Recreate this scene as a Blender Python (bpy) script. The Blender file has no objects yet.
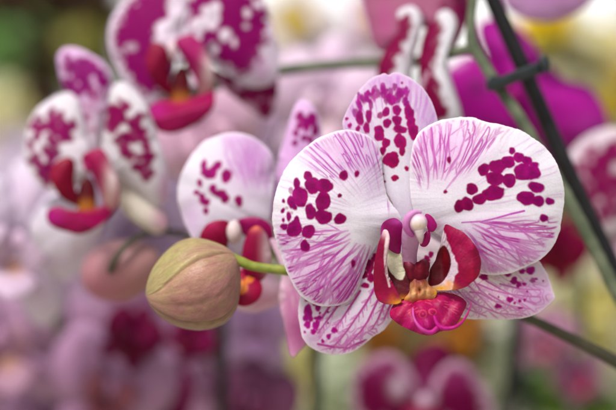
import bpy, bmesh, math, random
import numpy as np
from mathutils import Vector

random.seed(7)
rng = np.random.default_rng(7)
SC = bpy.context.scene
COL = SC.collection

# ------------------------------------------------------------------ camera scale
D = 0.5556                 # camera to the plane of focus (m)
S = 0.2 / 616              # metres per photo unit in that plane
H = 1.2                    # height of the flowers above the ground


def P(x, y, d=0.0):
    """plan position (x, y) at depth d (mm, towards the camera) -> world"""
    d = d * 0.001
    k = (D - d) / D * S
    return np.array([(x - 308) * k, -d, H - (y - 205) * k])


def PV(x, y, d):
    d = d * 0.001
    k = (D - d) / D * S
    return np.stack([(x - 308) * k, -d, H - (y - 205) * k], axis=-1)


def lin(c):
    c = np.asarray(c, float) / 255.0
    return np.where(c <= 0.04045, c / 12.92, ((c + 0.055) / 1.055) ** 2.4)


# ------------------------------------------------------------------ noise
def _hash(ix, iy, seed):
    h = (ix.astype(np.int64) * 374761393 + iy.astype(np.int64) * 668265263 + seed * 974711) & 0x7fffffff
    h = ((h ^ (h >> 13)) * 1274126177) & 0x7fffffff
    h = h ^ (h >> 16)
    return (h & 0xffff) / 65535.0


def vnoise(x, y, seed=0):
    ix = np.floor(x); iy = np.floor(y)
    fx = x - ix; fy = y - iy
    fx = fx * fx * (3 - 2 * fx); fy = fy * fy * (3 - 2 * fy)
    a = _hash(ix, iy, seed); b = _hash(ix + 1, iy, seed)
    c = _hash(ix, iy + 1, seed); d = _hash(ix + 1, iy + 1, seed)
    return (a * (1 - fx) + b * fx) * (1 - fy) + (c * (1 - fx) + d * fx) * fy


def fbm(x, y, seed=0, oct=3):
    s = 0; a = 0.5; t = 0
    for i in range(oct):
        s = s + a * vnoise(x * 2 ** i, y * 2 ** i, seed + 17 * i); t += a; a *= 0.5
    return s / t


def sstep(a, b, x):
    t = np.clip((x - a) / (b - a), 0, 1)
    return t * t * (3 - 2 * t)


# ------------------------------------------------------------------ pigment of a petal, worked out on a fine grid
class Pigment:
    def __init__(self, pts, base, res=4):
        pts = np.asarray(pts, float)
        self.res = res
        self.x0, self.y0 = pts.min(0) - 6
        x1, y1 = pts.max(0) + 6
        self.w = int((x1 - self.x0) * res) + 1
        self.h = int((y1 - self.y0) * res) + 1
        xs = self.x0 + np.arange(self.w) / res
        ys = self.y0 + np.arange(self.h) / res
        self.X, self.Y = np.meshgrid(xs, ys)
        self.rgb = np.ones((self.h, self.w, 3)) * lin(base)
        self.mask = np.zeros((self.h, self.w))

    def mix(self, m, color):
        c = lin(color) if not isinstance(color, np.ndarray) else color
        m = m[..., None]
        self.rgb = self.rgb * (1 - m) + c * m

    def mixwin(self, sl, m, c):
        m = m[..., None]
        self.rgb[sl] = self.rgb[sl] * (1 - m) + c * m

    def win(self, x, y, r):
        i0 = max(0, int((x - r - self.x0) * self.res)); i1 = min(self.w, int((x + r - self.x0) * self.res) + 2)
        j0 = max(0, int((y - r - self.y0) * self.res)); j1 = min(self.h, int((y + r - self.y0) * self.res) + 2)
        if i1 <= i0 or j1 <= j0:
            return None
        return (slice(j0, j1), slice(i0, i1))

    def spots(self, lst, cin, cout, centre=(410, 225), span=150, soft=0.7, seed=1, wob=0.3, grow=1.08):
        ci, co = lin(cin), lin(cout)
        for s in lst:
            x, y, rx = s[:3]
            ry = s[3] if len(s) > 3 else rx
            rot = s[4] if len(s) > 4 else 0
            op = s[5] if len(s) > 5 else 1.0
            rx *= grow; ry *= grow
            sl = self.win(x, y, max(rx, ry) * 1.6 + 2)
            if sl is None:
                continue
            X = self.X[sl] - x; Y = self.Y[sl] - y
            c, sn = math.cos(rot), math.sin(rot)
            U = (X * c + Y * sn) / rx; V = (-X * sn + Y * c) / ry
            r = np.sqrt(U * U + V * V) + 1e-6
            n = fbm(self.X[sl] * 0.26, self.Y[sl] * 0.26, seed, 2) - 0.5
            n2 = fbm(self.X[sl] * 0.9, self.Y[sl] * 0.9, seed + 5, 2) - 0.5
            ang = np.arctan2(V, U); p1 = (x * 12.9 + y * 7.3) % 6.28; p2 = (x * 3.7 + y * 17.1) % 6.28
            n = n * 0.5 + 0.16 * np.sin(2 * ang + p1) + 0.12 * np.sin(3 * ang + p2) + 0.07 * np.sin(5 * ang + p1 * 2)
            dist = (r - 1 + n * wob * 1.5 + n2 * wob * 0.15) * min(rx, ry)
            m = (1 - sstep(-soft, soft, dist)) * op
            t = np.clip(np.hypot(self.X[sl] - centre[0], self.Y[sl] - centre[1]) / span, 0, 1)[..., None]
            col = ci * (1 - t) + co * t
            edge = np.clip(-dist / (min(rx, ry) + 1e-6), 0, 1)[..., None]
            tone = fbm(self.X[sl] * 0.16, self.Y[sl] * 0.16, seed + 11, 3)[..., None]
            col = col * (1.25 - 0.35 * edge) * (0.65 + 0.7 * tone)
            self.mixwin(sl, m, col)

    def line(self, pts, w0, w1, color, op=1.0, op1=None, soft=0.7):
        c = lin(color)
        pts = np.asarray(pts, float)
        n = len(pts) - 1
        op1 = op if op1 is None else op1
        for i in range(n):
            a, b = pts[i], pts[i + 1]
            t0 = i / n
            w = w0 + (w1 - w0) * (t0 + 0.5 / n)
            o = op + (op1 - op) * (t0 + 0.5 / n)
            mid = (a + b) / 2
            L = np.hypot(*(b - a))
            sl = self.win(mid[0], mid[1], L / 2 + w + soft + 0.5)
            if sl is None:
                continue
            X = self.X[sl]; Y = self.Y[sl]
            ab = b - a
            t = np.clip(((X - a[0]) * ab[0] + (Y - a[1]) * ab[1]) / (L * L + 1e-9), 0, 1)
            dd = np.hypot(X - a[0] - t * ab[0], Y - a[1] - t * ab[1])
            m = (1 - sstep(w * 0.5 - soft * 0.5, w * 0.5 + soft, dd)) * o
            old = self.mask[sl]
            add = np.clip((m - old) / (1 - old + 1e-6), 0, 1)      # do not build up where strokes cross
            self.mask[sl] = np.maximum(old, m)
            self.mixwin(sl, add, c)

    def veins(self, base, aim0, aim1, reach, n, r0, r1, color, width=1.2, op=0.9, seed=3, split=0.06, curve=0.0, fade=0.5, maxdepth=3, spread=0.16):
        """branching veins that fan out from base between two aim points; reach(angle) is the distance to the rim"""
        R = random.Random(seed)
        strokes = []
        a0 = math.atan2(aim0[1] - base[1], aim0[0] - base[0]); a1 = math.atan2(aim1[1] - base[1], aim1[0] - base[0])
        while a1 - a0 > math.pi: a1 -= 2 * math.pi
        while a1 - a0 < -math.pi: a1 += 2 * math.pi

        def grow(ang, r, heading_off, w, depth, o):
            pts = []
            hd = heading_off
            step = 1.6
            x = base[0] + math.cos(ang) * r; y = base[1] + math.sin(ang) * r
            while True:
                pts.append((x, y))
                th = math.atan2(y - base[1], x - base[0])
                rr = math.hypot(x - base[0], y - base[1])
                lim = reach(th) * r1 * R.uniform(0.97, 1.02)
                if rr > lim or len(pts) > 140:
                    break
                hd = hd * 0.93 + R.gauss(0, 0.055)
                if depth > 0 and len(pts) > 5 and R.random() < 0.03 + 0.02 * depth: break
                go = th + hd + curve * rr / 100
                x += math.cos(go) * step; y += math.sin(go) * step
                f = rr / (reach(th) + 1e-6)
                if depth < maxdepth and f > r0 + 0.05 and R.random() < split * 1.7 * (0.5 + 1.4 * f):
                    sgn = R.choice((-1, 1))
                    grow(th, rr, sgn * R.uniform(0.3, 0.75), w * R.uniform(0.6, 0.8), depth + 1, o * R.uniform(0.75, 0.95))
            if len(pts) > 2:
                strokes.append((pts, w, o))

        width *= 1.45
        for i in range(n):
            t = (i + R.uniform(0.2, 0.8)) / n
            a = a0 + (a1 - a0) * t
            grow(a, reach(a) * r0 * R.uniform(0.85, 1.25), R.gauss(0, spread * 0.5), width * R.uniform(0.75, 1.2), 0, op * R.uniform(0.75, 1.0))
        tint = tuple(np.array(color) * 0.5 + np.array((240, 200, 240)) * 0.5)
        hold = self.mask.copy()
        self.mask[:] = 0
        for pts, w, o in strokes:                                  # pigment that has spread beside the vein
            self.line(pts[1:], w * 2.0, w * 1.6, tint, 0.12 * o, 0.14 * o, 2.0)
        self.mask = hold
        for pts, w, o in strokes:
            k = max(1, len(pts) // 4)
            self.line(pts[:k + 1], w * 0.55, w, color, o * 0.35, o)
            self.line(pts[k:], w, w * 0.55, color, o, o * fade)

    def streaks(self, base, aim0, aim1, outline, F, r0, r1, color, op=0.8, seed=5, width=1.0, levels=(0.34, 0.5, 0.66), warp=0.22, along=0.015, feather=0.10, ramp=0.22, curve=0.0):
        """a continuous, forking network of fine veins that runs outward from base"""
        dx = self.X - base[0]; dy = self.Y - base[1]
        A = np.arctan2(dy, dx); r = np.hypot(dx, dy)
        a0 = math.atan2(aim0[1] - base[1], aim0[0] - base[0]); a1 = math.atan2(aim1[1] - base[1], aim1[0] - base[0])
        if a1 - a0 > math.pi: a1 -= 2 * math.pi
        if a1 - a0 < -math.pi: a1 += 2 * math.pi
        if a0 > a1: a0, a1 = a1, a0
        mid = (a0 + a1) / 2
        Ar = (A - mid + math.pi) % (2 * math.pi) - math.pi
        half = (a1 - a0) / 2
        o = np.asarray(outline); th = np.arctan2(o[:, 1] - base[1], o[:, 0] - base[0]); rr = np.hypot(o[:, 0] - base[0], o[:, 1] - base[1])
        tr = (th - mid + math.pi) % (2 * math.pi) - math.pi
        bins = np.linspace(-math.pi, math.pi, 121); tab = np.zeros(120)
        for t, q in zip(tr, rr):
            b = min(119, int((t + math.pi) / (2 * math.pi) * 120)); tab[b] = max(tab[b], q)
        ok = tab > 0
        reach = np.interp(Ar, ((bins[:-1] + bins[1:]) / 2)[ok], tab[ok])
        f = r / (reach + 1e-6)
        u = (Ar + curve * f) * F + (fbm(self.X * 0.06, self.Y * 0.06, seed + 40, 2) - 0.5) * 2.0 * warp
        n = 0.88 * vnoise(u + 100, r * along, seed) + 0.12 * vnoise(u * 2.1 + 50, r * along * 2.0, seed + 9)
        gy, gx = np.gradient(n, 1.0 / self.res)
        gm = np.hypot(gx, gy) + 1e-4
        m = np.zeros_like(n)
        for lv in levels:
            dist = np.abs(n - lv) / gm
            wv = width * (0.7 + 0.6 * vnoise(self.X * 0.12, self.Y * 0.12, seed + int(lv * 90)))
            m = np.maximum(m, (1 - sstep(wv * 0.5 - 0.4, wv * 0.5 + 0.7, dist)) + 0.16 * (1 - sstep(wv * 0.5, wv * 0.5 + 2.6, dist)) * (dist > wv * 0.5 - 0.4))
        m = np.clip(m, 0, 1)
        win = (1 - sstep(half - feather * 0.4, half + feather, np.abs(Ar))) * sstep(r0, r0 + ramp, f) * (1 - sstep(r1, r1 + 0.035, f))
        patch = 0.55 + 0.45 * sstep(0.3, 0.6, fbm(self.X * 0.07, self.Y * 0.07, seed + 71, 2))
        m = m * win * patch * op
        add = np.clip((m - self.mask) / (1 - self.mask + 1e-6), 0, 1)
        self.mask = np.maximum(self.mask, m)
        self.mix(add, color)

    def cluster(self, region, n, rmin, rmax, color, seed=1, soft=0.8, op=0.95, inset=1.0):
        R = random.Random(seed)
        reg = smooth(region, 50); c0 = reg.mean(0)
        lst = []
        x0, y0 = reg.min(0); x1, y1 = reg.max(0)
        tries = 0
        while len(lst) < n and tries < n * 30:
            tries += 1
            x = R.uniform(x0, x1); y = R.uniform(y0, y1)
            d = poly_sd(np.array([[x]]), np.array([[y]]), reg)[0, 0]
            if d < 0:
                k = min(1.0, 0.55 + -d / (inset * 12.0))
                q = R.uniform(rmin, rmax) * k
                lst.append((x, y, q, q * R.uniform(0.8, 1.5), R.uniform(0, 3), op))
        self.spots(lst, color, color, seed=seed, soft=soft * 1.6, wob=0.5)

    def poly(self, pts, color, soft=1.0, op=1.0, wob=0.0, seed=2):
        d = poly_sd(self.X, self.Y, smooth(pts, 60))
        if wob:
            d = d + (fbm(self.X * 0.25, self.Y * 0.25, seed, 3) - 0.5) * wob * 2
        self.mix((1 - sstep(-soft, soft, d)) * op, color)

    def haze(self, x, y, rx, ry, color, op=0.5, rot=0.0):
        X = self.X - x; Y = self.Y - y
        c, s = math.cos(rot), math.sin(rot)
        r = ((X * c + Y * s) / rx) ** 2 + ((-X * s + Y * c) / ry) ** 2
        self.mix(np.exp(-r * 1.3) * op, color)

    def blotch(self, region, color, thr=0.5, scale=0.2, op=1.0, seed=4, soft=0.04, feather=8):
        """patchy pigment inside a region"""
        d = poly_sd(self.X, self.Y, smooth(region, 60))
        inside = 1 - sstep(-feather, feather * 0.4, d)
        n = fbm(self.X * scale, self.Y * scale, seed, 3)
        m = sstep(thr - soft, thr + soft, n + (inside - 1) * 0.55) * op
        self.mix(m, color)

    def rim(self, outline, color, width=3.0, op=0.8):
        d = poly_sd(self.X, self.Y, outline)
        self.mix(sstep(-width, -width * 0.15, d) * op, color)

    def mottle(self, amt=0.05, scale=0.08, seed=9):
        n = fbm(self.X * scale, self.Y * scale, seed, 3) - 0.5
        f = fbm(self.X * 0.9, self.Y * 0.9, seed + 3, 2) - 0.5
        self.rgb *= (1 + amt * 2 * n + amt * 0.7 * f)[..., None]

    def sample(self, x, y):
        u = np.clip((x - self.x0) * self.res, 0, self.w - 1.001)
        v = np.clip((y - self.y0) * self.res, 0, self.h - 1.001)
        i = u.astype(int); j = v.astype(int)
        fu = (u - i)[..., None]; fv = (v - j)[..., None]
        r = self.rgb
        return ((r[j, i] * (1 - fu) + r[j, i + 1] * fu) * (1 - fv) + (r[j + 1, i] * (1 - fu) + r[j + 1, i + 1] * fu) * fv)


def smooth(pts, n):
    """closed Catmull-Rom through pts, resampled to n points evenly by length"""
    p = np.asarray(pts, float)
    m = len(p)
    out = []
    k = max(4, int(math.ceil(4 * n / m)))
    for i in range(m):
        a, b, c, d = p[(i - 1) % m], p[i], p[(i + 1) % m], p[(i + 2) % m]
        t = (np.arange(k) / k)[:, None]
        out.append(0.5 * (2 * b + (c - a) * t + (2 * a - 5 * b + 4 * c - d) * t ** 2 + (3 * b - a - 3 * c + d) * t ** 3))
    q = np.concatenate(out)
    qq = np.concatenate([q, q[:1]])
    L = np.concatenate([[0], np.cumsum(np.hypot(*(np.diff(qq, axis=0).T)))])
    s = np.linspace(0, L[-1], n, endpoint=False)
    return np.stack([np.interp(s, L, qq[:, 0]), np.interp(s, L, qq[:, 1])], axis=1)


def poly_sd(X, Y, poly):
    """signed distance to a polygon, negative inside"""
    best = np.full(X.shape, 1e9)
    ins = np.zeros(X.shape, bool)
    n = len(poly)
    for i in range(n):
        ax, ay = poly[i]; bx, by = poly[(i + 1) % n]
        ex, ey = bx - ax, by - ay
        wx, wy = X - ax, Y - ay
        t = np.clip((wx * ex + wy * ey) / (ex * ex + ey * ey + 1e-12), 0, 1)
        best = np.minimum(best, (wx - t * ex) ** 2 + (wy - t * ey) ** 2)
        if ay != by:
            c = ((ay > Y) != (by > Y)) & (X < (bx - ax) * (Y - ay) / (by - ay) + ax)
            ins ^= c
    d = np.sqrt(best)
    return np.where(ins, -d, d)


def reach_of(base, outline):
    """distance from base to the outline along an angle"""
    o = np.asarray(outline) - np.asarray(base)
    th = np.arctan2(o[:, 1], o[:, 0]); r = np.hypot(o[:, 0], o[:, 1])
    bins = 180
    tab = np.zeros(bins)
    for t, q in zip(th, r):
        b = int((t + math.pi) / (2 * math.pi) * bins) % bins
        for k in (-1, 0, 1):
            tab[(b + k) % bins] = max(tab[(b + k) % bins], q)
    nz = tab[tab > 0]
    tab[tab == 0] = nz.min()

    def f(a):
        return tab[int(((a + math.pi) % (2 * math.pi)) / (2 * math.pi) * bins) % bins]
    return f


# ------------------------------------------------------------------ materials
def new_mat(name):
    m = bpy.data.materials.new(name)
    m.use_nodes = True
    nt = m.node_tree
    for n in list(nt.nodes): nt.nodes.remove(n)
    out = nt.nodes.new('ShaderNodeOutputMaterial')
    return m, nt, out


def petal_material(name, translucent=0.3, rough=0.5, bump=0.25, scale=1700, spec=0.3, coat=0.0):
    m, nt, out = new_mat(name)
    N, L = nt.nodes, nt.links
    at = N.new('ShaderNodeAttribute'); at.attribute_name = 'pigment'
    tc = N.new('ShaderNodeTexCoord')
    n1 = N.new('ShaderNodeTexNoise'); n1.inputs['Scale'].default_value = scale; n1.inputs['Detail'].default_value = 3
    n2 = N.new('ShaderNodeTexNoise'); n2.inputs['Scale'].default_value = 120; n2.inputs['Detail'].default_value = 2
    L.new(tc.outputs['Object'], n1.inputs['Vector']); L.new(tc.outputs['Object'], n2.inputs['Vector'])
    mr = N.new('ShaderNodeMapRange'); mr.inputs[1].default_value = 0.25; mr.inputs[2].default_value = 0.75
    mr.inputs[3].default_value = 0.93; mr.inputs[4].default_value = 1.05
    L.new(n1.outputs['Fac'], mr.inputs[0])
    mul = N.new('ShaderNodeMix'); mul.data_type = 'RGBA'; mul.blend_type = 'MULTIPLY'; mul.inputs[0].default_value = 1
    L.new(at.outputs['Color'], mul.inputs[6]); L.new(mr.outputs[0], mul.inputs[7])
    bp = N.new('ShaderNodeBump'); bp.inputs['Strength'].default_value = bump; bp.inputs['Distance'].default_value = 0.0003
    L.new(n1.outputs['Fac'], bp.inputs['Height'])
    bp2 = N.new('ShaderNodeBump'); bp2.inputs['Strength'].default_value = bump; bp2.inputs['Distance'].default_value = 0.0012
    L.new(n2.outputs['Fac'], bp2.inputs['Height']); L.new(bp.outputs[0], bp2.inputs['Normal'])
    pr = N.new('ShaderNodeBsdfPrincipled'); pr.inputs['Roughness'].default_value = rough
    pr.inputs['Specular IOR Level'].default_value = spec
    pr.inputs['Coat Weight'].default_value = coat; pr.inputs['Coat Roughness'].default_value = 0.25
    L.new(mul.outputs[2], pr.inputs['Base Color']); L.new(bp2.outputs[0], pr.inputs['Normal'])
    tr = N.new('ShaderNodeBsdfTranslucent'); L.new(mul.outputs[2], tr.inputs['Color']); L.new(bp2.outputs[0], tr.inputs['Normal'])
    mx = N.new('ShaderNodeMixShader'); mx.inputs[0].default_value = translucent
    L.new(pr.outputs[0], mx.inputs[1]); L.new(tr.outputs[0], mx.inputs[2]); L.new(mx.outputs[0], out.inputs['Surface'])
    return m


def plain_material(name, c1, c2, scale=200, rough=0.6, bump=0.2, dist=0.0005, spec=0.3, translucent=0.0, stretch=None):
    m, nt, out = new_mat(name)
    N, L = nt.nodes, nt.links
    tc = N.new('ShaderNodeTexCoord')
    mp = N.new('ShaderNodeMapping'); L.new(tc.outputs['Object'], mp.inputs['Vector'])
    if stretch: mp.inputs['Scale'].default_value = stretch
    n = N.new('ShaderNodeTexNoise'); n.inputs['Scale'].default_value = scale; n.inputs['Detail'].default_value = 4
    L.new(mp.outputs[0], n.inputs['Vector'])
    cr = N.new('ShaderNodeValToRGB')
    cr.color_ramp.elements[0].position = 0.3; cr.color_ramp.elements[1].position = 0.7
    cr.color_ramp.elements[0].color = (*lin(c1), 1); cr.color_ramp.elements[1].color = (*lin(c2), 1)
    L.new(n.outputs['Fac'], cr.inputs[0])
    bp = N.new('ShaderNodeBump'); bp.inputs['Strength'].default_value = bump; bp.inputs['Distance'].default_value = dist
    L.new(n.outputs['Fac'], bp.inputs['Height'])
    pr = N.new('ShaderNodeBsdfPrincipled'); pr.inputs['Roughness'].default_value = rough; pr.inputs['Specular IOR Level'].default_value = spec
    L.new(cr.outputs[0], pr.inputs['Base Color']); L.new(bp.outputs[0], pr.inputs['Normal'])
    if translucent:
        tr = N.new('ShaderNodeBsdfTranslucent'); L.new(cr.outputs[0], tr.inputs['Color'])
        mx = N.new('ShaderNodeMixShader'); mx.inputs[0].default_value = translucent
        L.new(pr.outputs[0], mx.inputs[1]); L.new(tr.outputs[0], mx.inputs[2]); L.new(mx.outputs[0], out.inputs['Surface'])
    else:
        L.new(pr.outputs[0], out.inputs['Surface'])
    return m


M_PETAL = petal_material('petal_tissue', 0.33, 0.55, 0.22, 1700, 0.1)
M_LEAF = petal_material('leaf_tissue', 0.42, 0.5, 0.1, 300, 0.15)
M_LIP = petal_material('lip_tissue', 0.2, 0.48, 0.4, 1100, 0.2, 0.02)
M_BUD = petal_material('bud_skin', 0.04, 0.45, 0.4, 1300, 0.35)
M_STALK = plain_material('fresh_stalk', (112, 122, 40), (142, 148, 64), 300, 0.45, 0.15)
M_STEM = plain_material('old_stem', (74, 84, 64), (112, 118, 94), 140, 0.5, 0.3)
M_DARKSTEM = plain_material('dark_stem', (44, 44, 34), (78, 72, 54), 140, 0.5, 0.3)
M_STAKE = plain_material('black_stake', (14, 13, 15), (30, 27, 28), 160, 0.45, 0.3)
M_CLIP = plain_material('clip_plastic', (22, 27, 29), (36, 42, 44), 90, 0.38, 0.1, spec=0.5)


# ------------------------------------------------------------------ object helpers
def root(name, loc, label, cat, group=None):
    o = bpy.data.objects.new(name, None)
    o.empty_display_size = 0.01
    COL.objects.link(o); o.location = loc
    o['label'] = label; o['category'] = cat
    if group: o['group'] = group
    return o


def world_loc(o):
    v = Vector(o.location)
    while o.parent:
        o = o.parent; v += Vector(o.location)
    return np.array(v)


def mesh_obj(name, verts, faces, mat, parent=None, colors=None, thick=0.0, label=None):
    off = world_loc(parent) if parent else np.zeros(3)
    me = bpy.data.meshes.new(name)
    v = np.asarray(verts, float) - off
    me.vertices.add(len(v)); me.vertices.foreach_set('co', v.astype(np.float32).ravel())
    if isinstance(faces, np.ndarray):
        nf = len(faces); k = faces.shape[1]
        me.loops.add(nf * k); me.loops.foreach_set('vertex_index', faces.astype(np.int32).ravel())
        me.polygons.add(nf); me.polygons.foreach_set('loop_start', (np.arange(nf) * k).astype(np.int32))
        me.update(calc_edges=True)
    else:
        me.clear_geometry(); me.from_pydata([tuple(p) for p in v], [], faces)
    me.validate()
    me.polygons.foreach_set('use_smooth', np.ones(len(me.polygons), bool))
    if colors is not None:
        at = me.color_attributes.new('pigment', 'FLOAT_COLOR', 'POINT')
        c = np.ones((len(v), 4), np.float32); c[:, :3] = np.clip(colors, 0, 1)
        at.data.foreach_set('color', c.ravel())
    me.materials.append(mat)
    o = bpy.data.objects.new(name, me)
    COL.objects.link(o)
    if parent: o.parent = parent
    if label: o['label'] = label
    if thick:
        md = o.modifiers.new('thickness', 'SOLIDIFY'); md.thickness = thick; md.offset = 0
    me.update()
    return o


def sheet(name, parent, outline, depth, pig, mat, nt=220, nr=60, thick=0.00032, centre=None, label=None):
    """a curved sheet of tissue with the given outline; depth(x, y, rho, theta) in mm"""
    b = smooth(outline, nt)
    tg = np.roll(b, -1, 0) - np.roll(b, 1, 0); tg /= np.hypot(tg[:, 0], tg[:, 1])[:, None] + 1e-9
    wv = (fbm(b[:, 0] * 0.10, b[:, 1] * 0.10, 91, 3) - 0.5) * 1.6 + (fbm(b[:, 0] * 0.45, b[:, 1] * 0.45, 92, 2) - 0.5) * 0.7
    b = b + np.stack([tg[:, 1], -tg[:, 0]], 1) * (wv * min(1.0, np.ptp(b[:, 0]) / 60))[:, None]
    c = np.array(centre if centre is not None else b.mean(0))
    rho = (np.arange(1, nr + 1) / nr) ** 0.85
    pts = c + rho[:, None, None] * (b - c)[None]                   # nr, nt, 2
    th = np.arctan2(b[:, 1] - c[1], b[:, 0] - c[0])
    x = np.concatenate([[c[0]], pts[..., 0].ravel()]); y = np.concatenate([[c[1]], pts[..., 1].ravel()])
    rr = np.concatenate([[0], np.repeat(rho, nt)]); tt = np.concatenate([[0], np.tile(th, nr)])
    d = depth(x, y, rr, tt)
    v = PV(x, y, d)
    i = np.arange(nt); j = (i + 1) % nt
    # centre fan as quads is not possible: use triangles there, quads elsewhere turned into triangles
    fan = np.stack([np.zeros(nt, int), 1 + j, 1 + i], 1)
    fs = [fan]
    for k in range(nr - 1):
        a = 1 + k * nt + i; bq = 1 + k * nt + j; cq = 1 + (k + 1) * nt + j; dq = 1 + (k + 1) * nt + i
        fs.append(np.stack([a, bq, cq], 1)); fs.append(np.stack([a, cq, dq], 1))
    f = np.concatenate(fs)
    cols = pig.sample(x, y) if isinstance(pig, Pigment) else np.tile(lin(pig), (len(x), 1))
    return mesh_obj(name, v, f, mat, parent, cols, thick, label)


def tube(name, parent, pts, radii, mat, n=14, per=8, label=None, cap=True, wob=0.0, colors=None):
    """a tapering round tube through (x, y, depth) points; radii in plan units"""
    p3 = np.array([P(*q) for q in pts])
    kk = np.array([(D + q[1]) / D for q in p3])            # perspective at that depth
    r3 = np.asarray(radii, float) * S * kk
    return tube3(name, parent, p3, r3, mat, n, per, label, wob, colors)


def tube3(name, parent, p3, r3, mat, n=14, per=8, label=None, wob=0.0, colors=None):
    p3 = np.asarray(p3, float); r3 = np.asarray(r3, float)
    m = len(p3)
    C = []; R = []
    for i in range(m - 1):
        a = p3[max(i - 1, 0)]; b = p3[i]; c = p3[i + 1]; d = p3[min(i + 2, m - 1)]
        for k in range(per):
            t = k / per
            C.append(0.5 * (2 * b + (c - a) * t + (2 * a - 5 * b + 4 * c - d) * t * t + (3 * b - a - 3 * c + d) * t ** 3))
            R.append(r3[i] * (1 - t) + r3[i + 1] * t)
    C.append(p3[-1]); R.append(r3[-1])
    C = np.array(C); R = np.array(R)
    T = np.gradient(C, axis=0); T /= np.linalg.norm(T, axis=1)[:, None] + 1e-12
    up = np.array([0.13, 0.9, 0.31])
    verts = []; prev = None
    for i in range(len(C)):
        u = np.cross(T[i], up) if prev is None else prev - T[i] * np.dot(prev, T[i])
        u /= np.linalg.norm(u) + 1e-12; prev = u
        w = np.cross(T[i], u)
        for k in range(n):
            a = 2 * math.pi * k / n
            r = R[i] * (1 + wob * math.sin(i * 1.7 + k * 2.1))
            verts.append(C[i] + r * (math.cos(a) * u + math.sin(a) * w))
    faces = []
    for i in range(len(C) - 1):
        for k in range(n):
            k2 = (k + 1) % n
            faces.append((i * n + k, i * n + k2, (i + 1) * n + k2, (i + 1) * n + k))
    faces.append(tuple(range(n))[::-1]); faces.append(tuple((len(C) - 1) * n + k for k in range(n)))
    cols = None
    if colors is not None:
        t = np.repeat(np.linspace(0, 1, len(C)), n)[:, None]
        cols = lin(colors[0]) * (1 - t) + lin(colors[1]) * t
    return mesh_obj(name, verts, faces, mat, parent, cols, 0, label)


def lump(name, parent, x, y, d, rx, ry, rz, mat, color=None, rot=0.0, paint=None, wob=0.08, seed=1, label=None, nu=40, nv=24):
    """a rounded, slightly uneven body (plan radii rx, ry; depth radius rz mm)"""
    us = np.linspace(0, 2 * math.pi, nu, endpoint=False); vs = np.linspace(0, math.pi, nv)
    X = []; Yv = []; Dv = []
    for v in vs:
        for u in us:
            q = 1 + wob * (math.sin(2 * u + seed) * math.sin(v) + 0.5 * math.sin(3 * v + u + seed * 2))
            a = math.cos(u) * math.sin(v) * rx * q; b = -math.cos(v) * ry * q
            X.append(x + a * math.cos(rot) - b * math.sin(rot)); Yv.append(y + a * math.sin(rot) + b * math.cos(rot))
            Dv.append(d + math.sin(u) * math.sin(v) * rz * q)
    X, Yv, Dv = map(np.array, (X, Yv, Dv))
    f = []
    for j in range(nv - 1):
        for i in range(nu):
            i2 = (i + 1) % nu
            f.append((j * nu + i, j * nu + i2, (j + 1) * nu + i2, (j + 1) * nu + i))
    cols = None
    if paint is not None: cols = paint(X, Yv, Dv)
    elif color is not None: cols = np.tile(lin(color), (len(X), 1))
    o = mesh_obj(name, PV(X, Yv, Dv), f, mat, parent, cols, 0, label)
    return o


def petal_depth(base, tip, d0, d1, bulge=2.0, curl=2.0, ruffle=0.5, k=5, ph=0.0, groove=0.4, cup=0.0, seed=1, rib=0.07):
    b = np.array(base, float); t = np.array(tip, float)
    ax = t - b; Lq = np.hypot(*ax); ax /= Lq
    nx = np.array([-ax[1], ax[0]])

    def f(x, y, rho, th):
        u = ((x - b[0]) * ax[0] + (y - b[1]) * ax[1]) / Lq
        w = ((x - b[0]) * nx[0] + (y - b[1]) * nx[1]) / Lq
        d = d0 + (d1 - d0) * np.clip(u, 0, 1.2)
        d = d + bulge * (1 - rho ** 2) - curl * rho ** 5 + cup * w * w * 4
        d = d + ruffle * rho ** 4 * (np.sin(k * th + ph) + 0.5 * np.sin((k * 2 + 1) * th + ph * 2.3))
        d = d - groove * np.exp(-(w / 0.035) ** 2) * np.clip(1.1 - u, 0, 1)
        fan = np.arctan2(w, u + 0.08)
        d = d + rib * np.sin(fan * 38 + seed) * sstep(0.25, 0.7, u)
        d = d + 0.9 * (fbm(x * 0.03, y * 0.03, seed, 2) - 0.5)
        return d
    return f


# =================================================================== MAIN FLOWER
SPOT_IN, SPOT_OUT = (128, 0, 50), (146, 4, 108)
WHITE = (238, 233, 241)
VEIN = (188, 0, 166)


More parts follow.
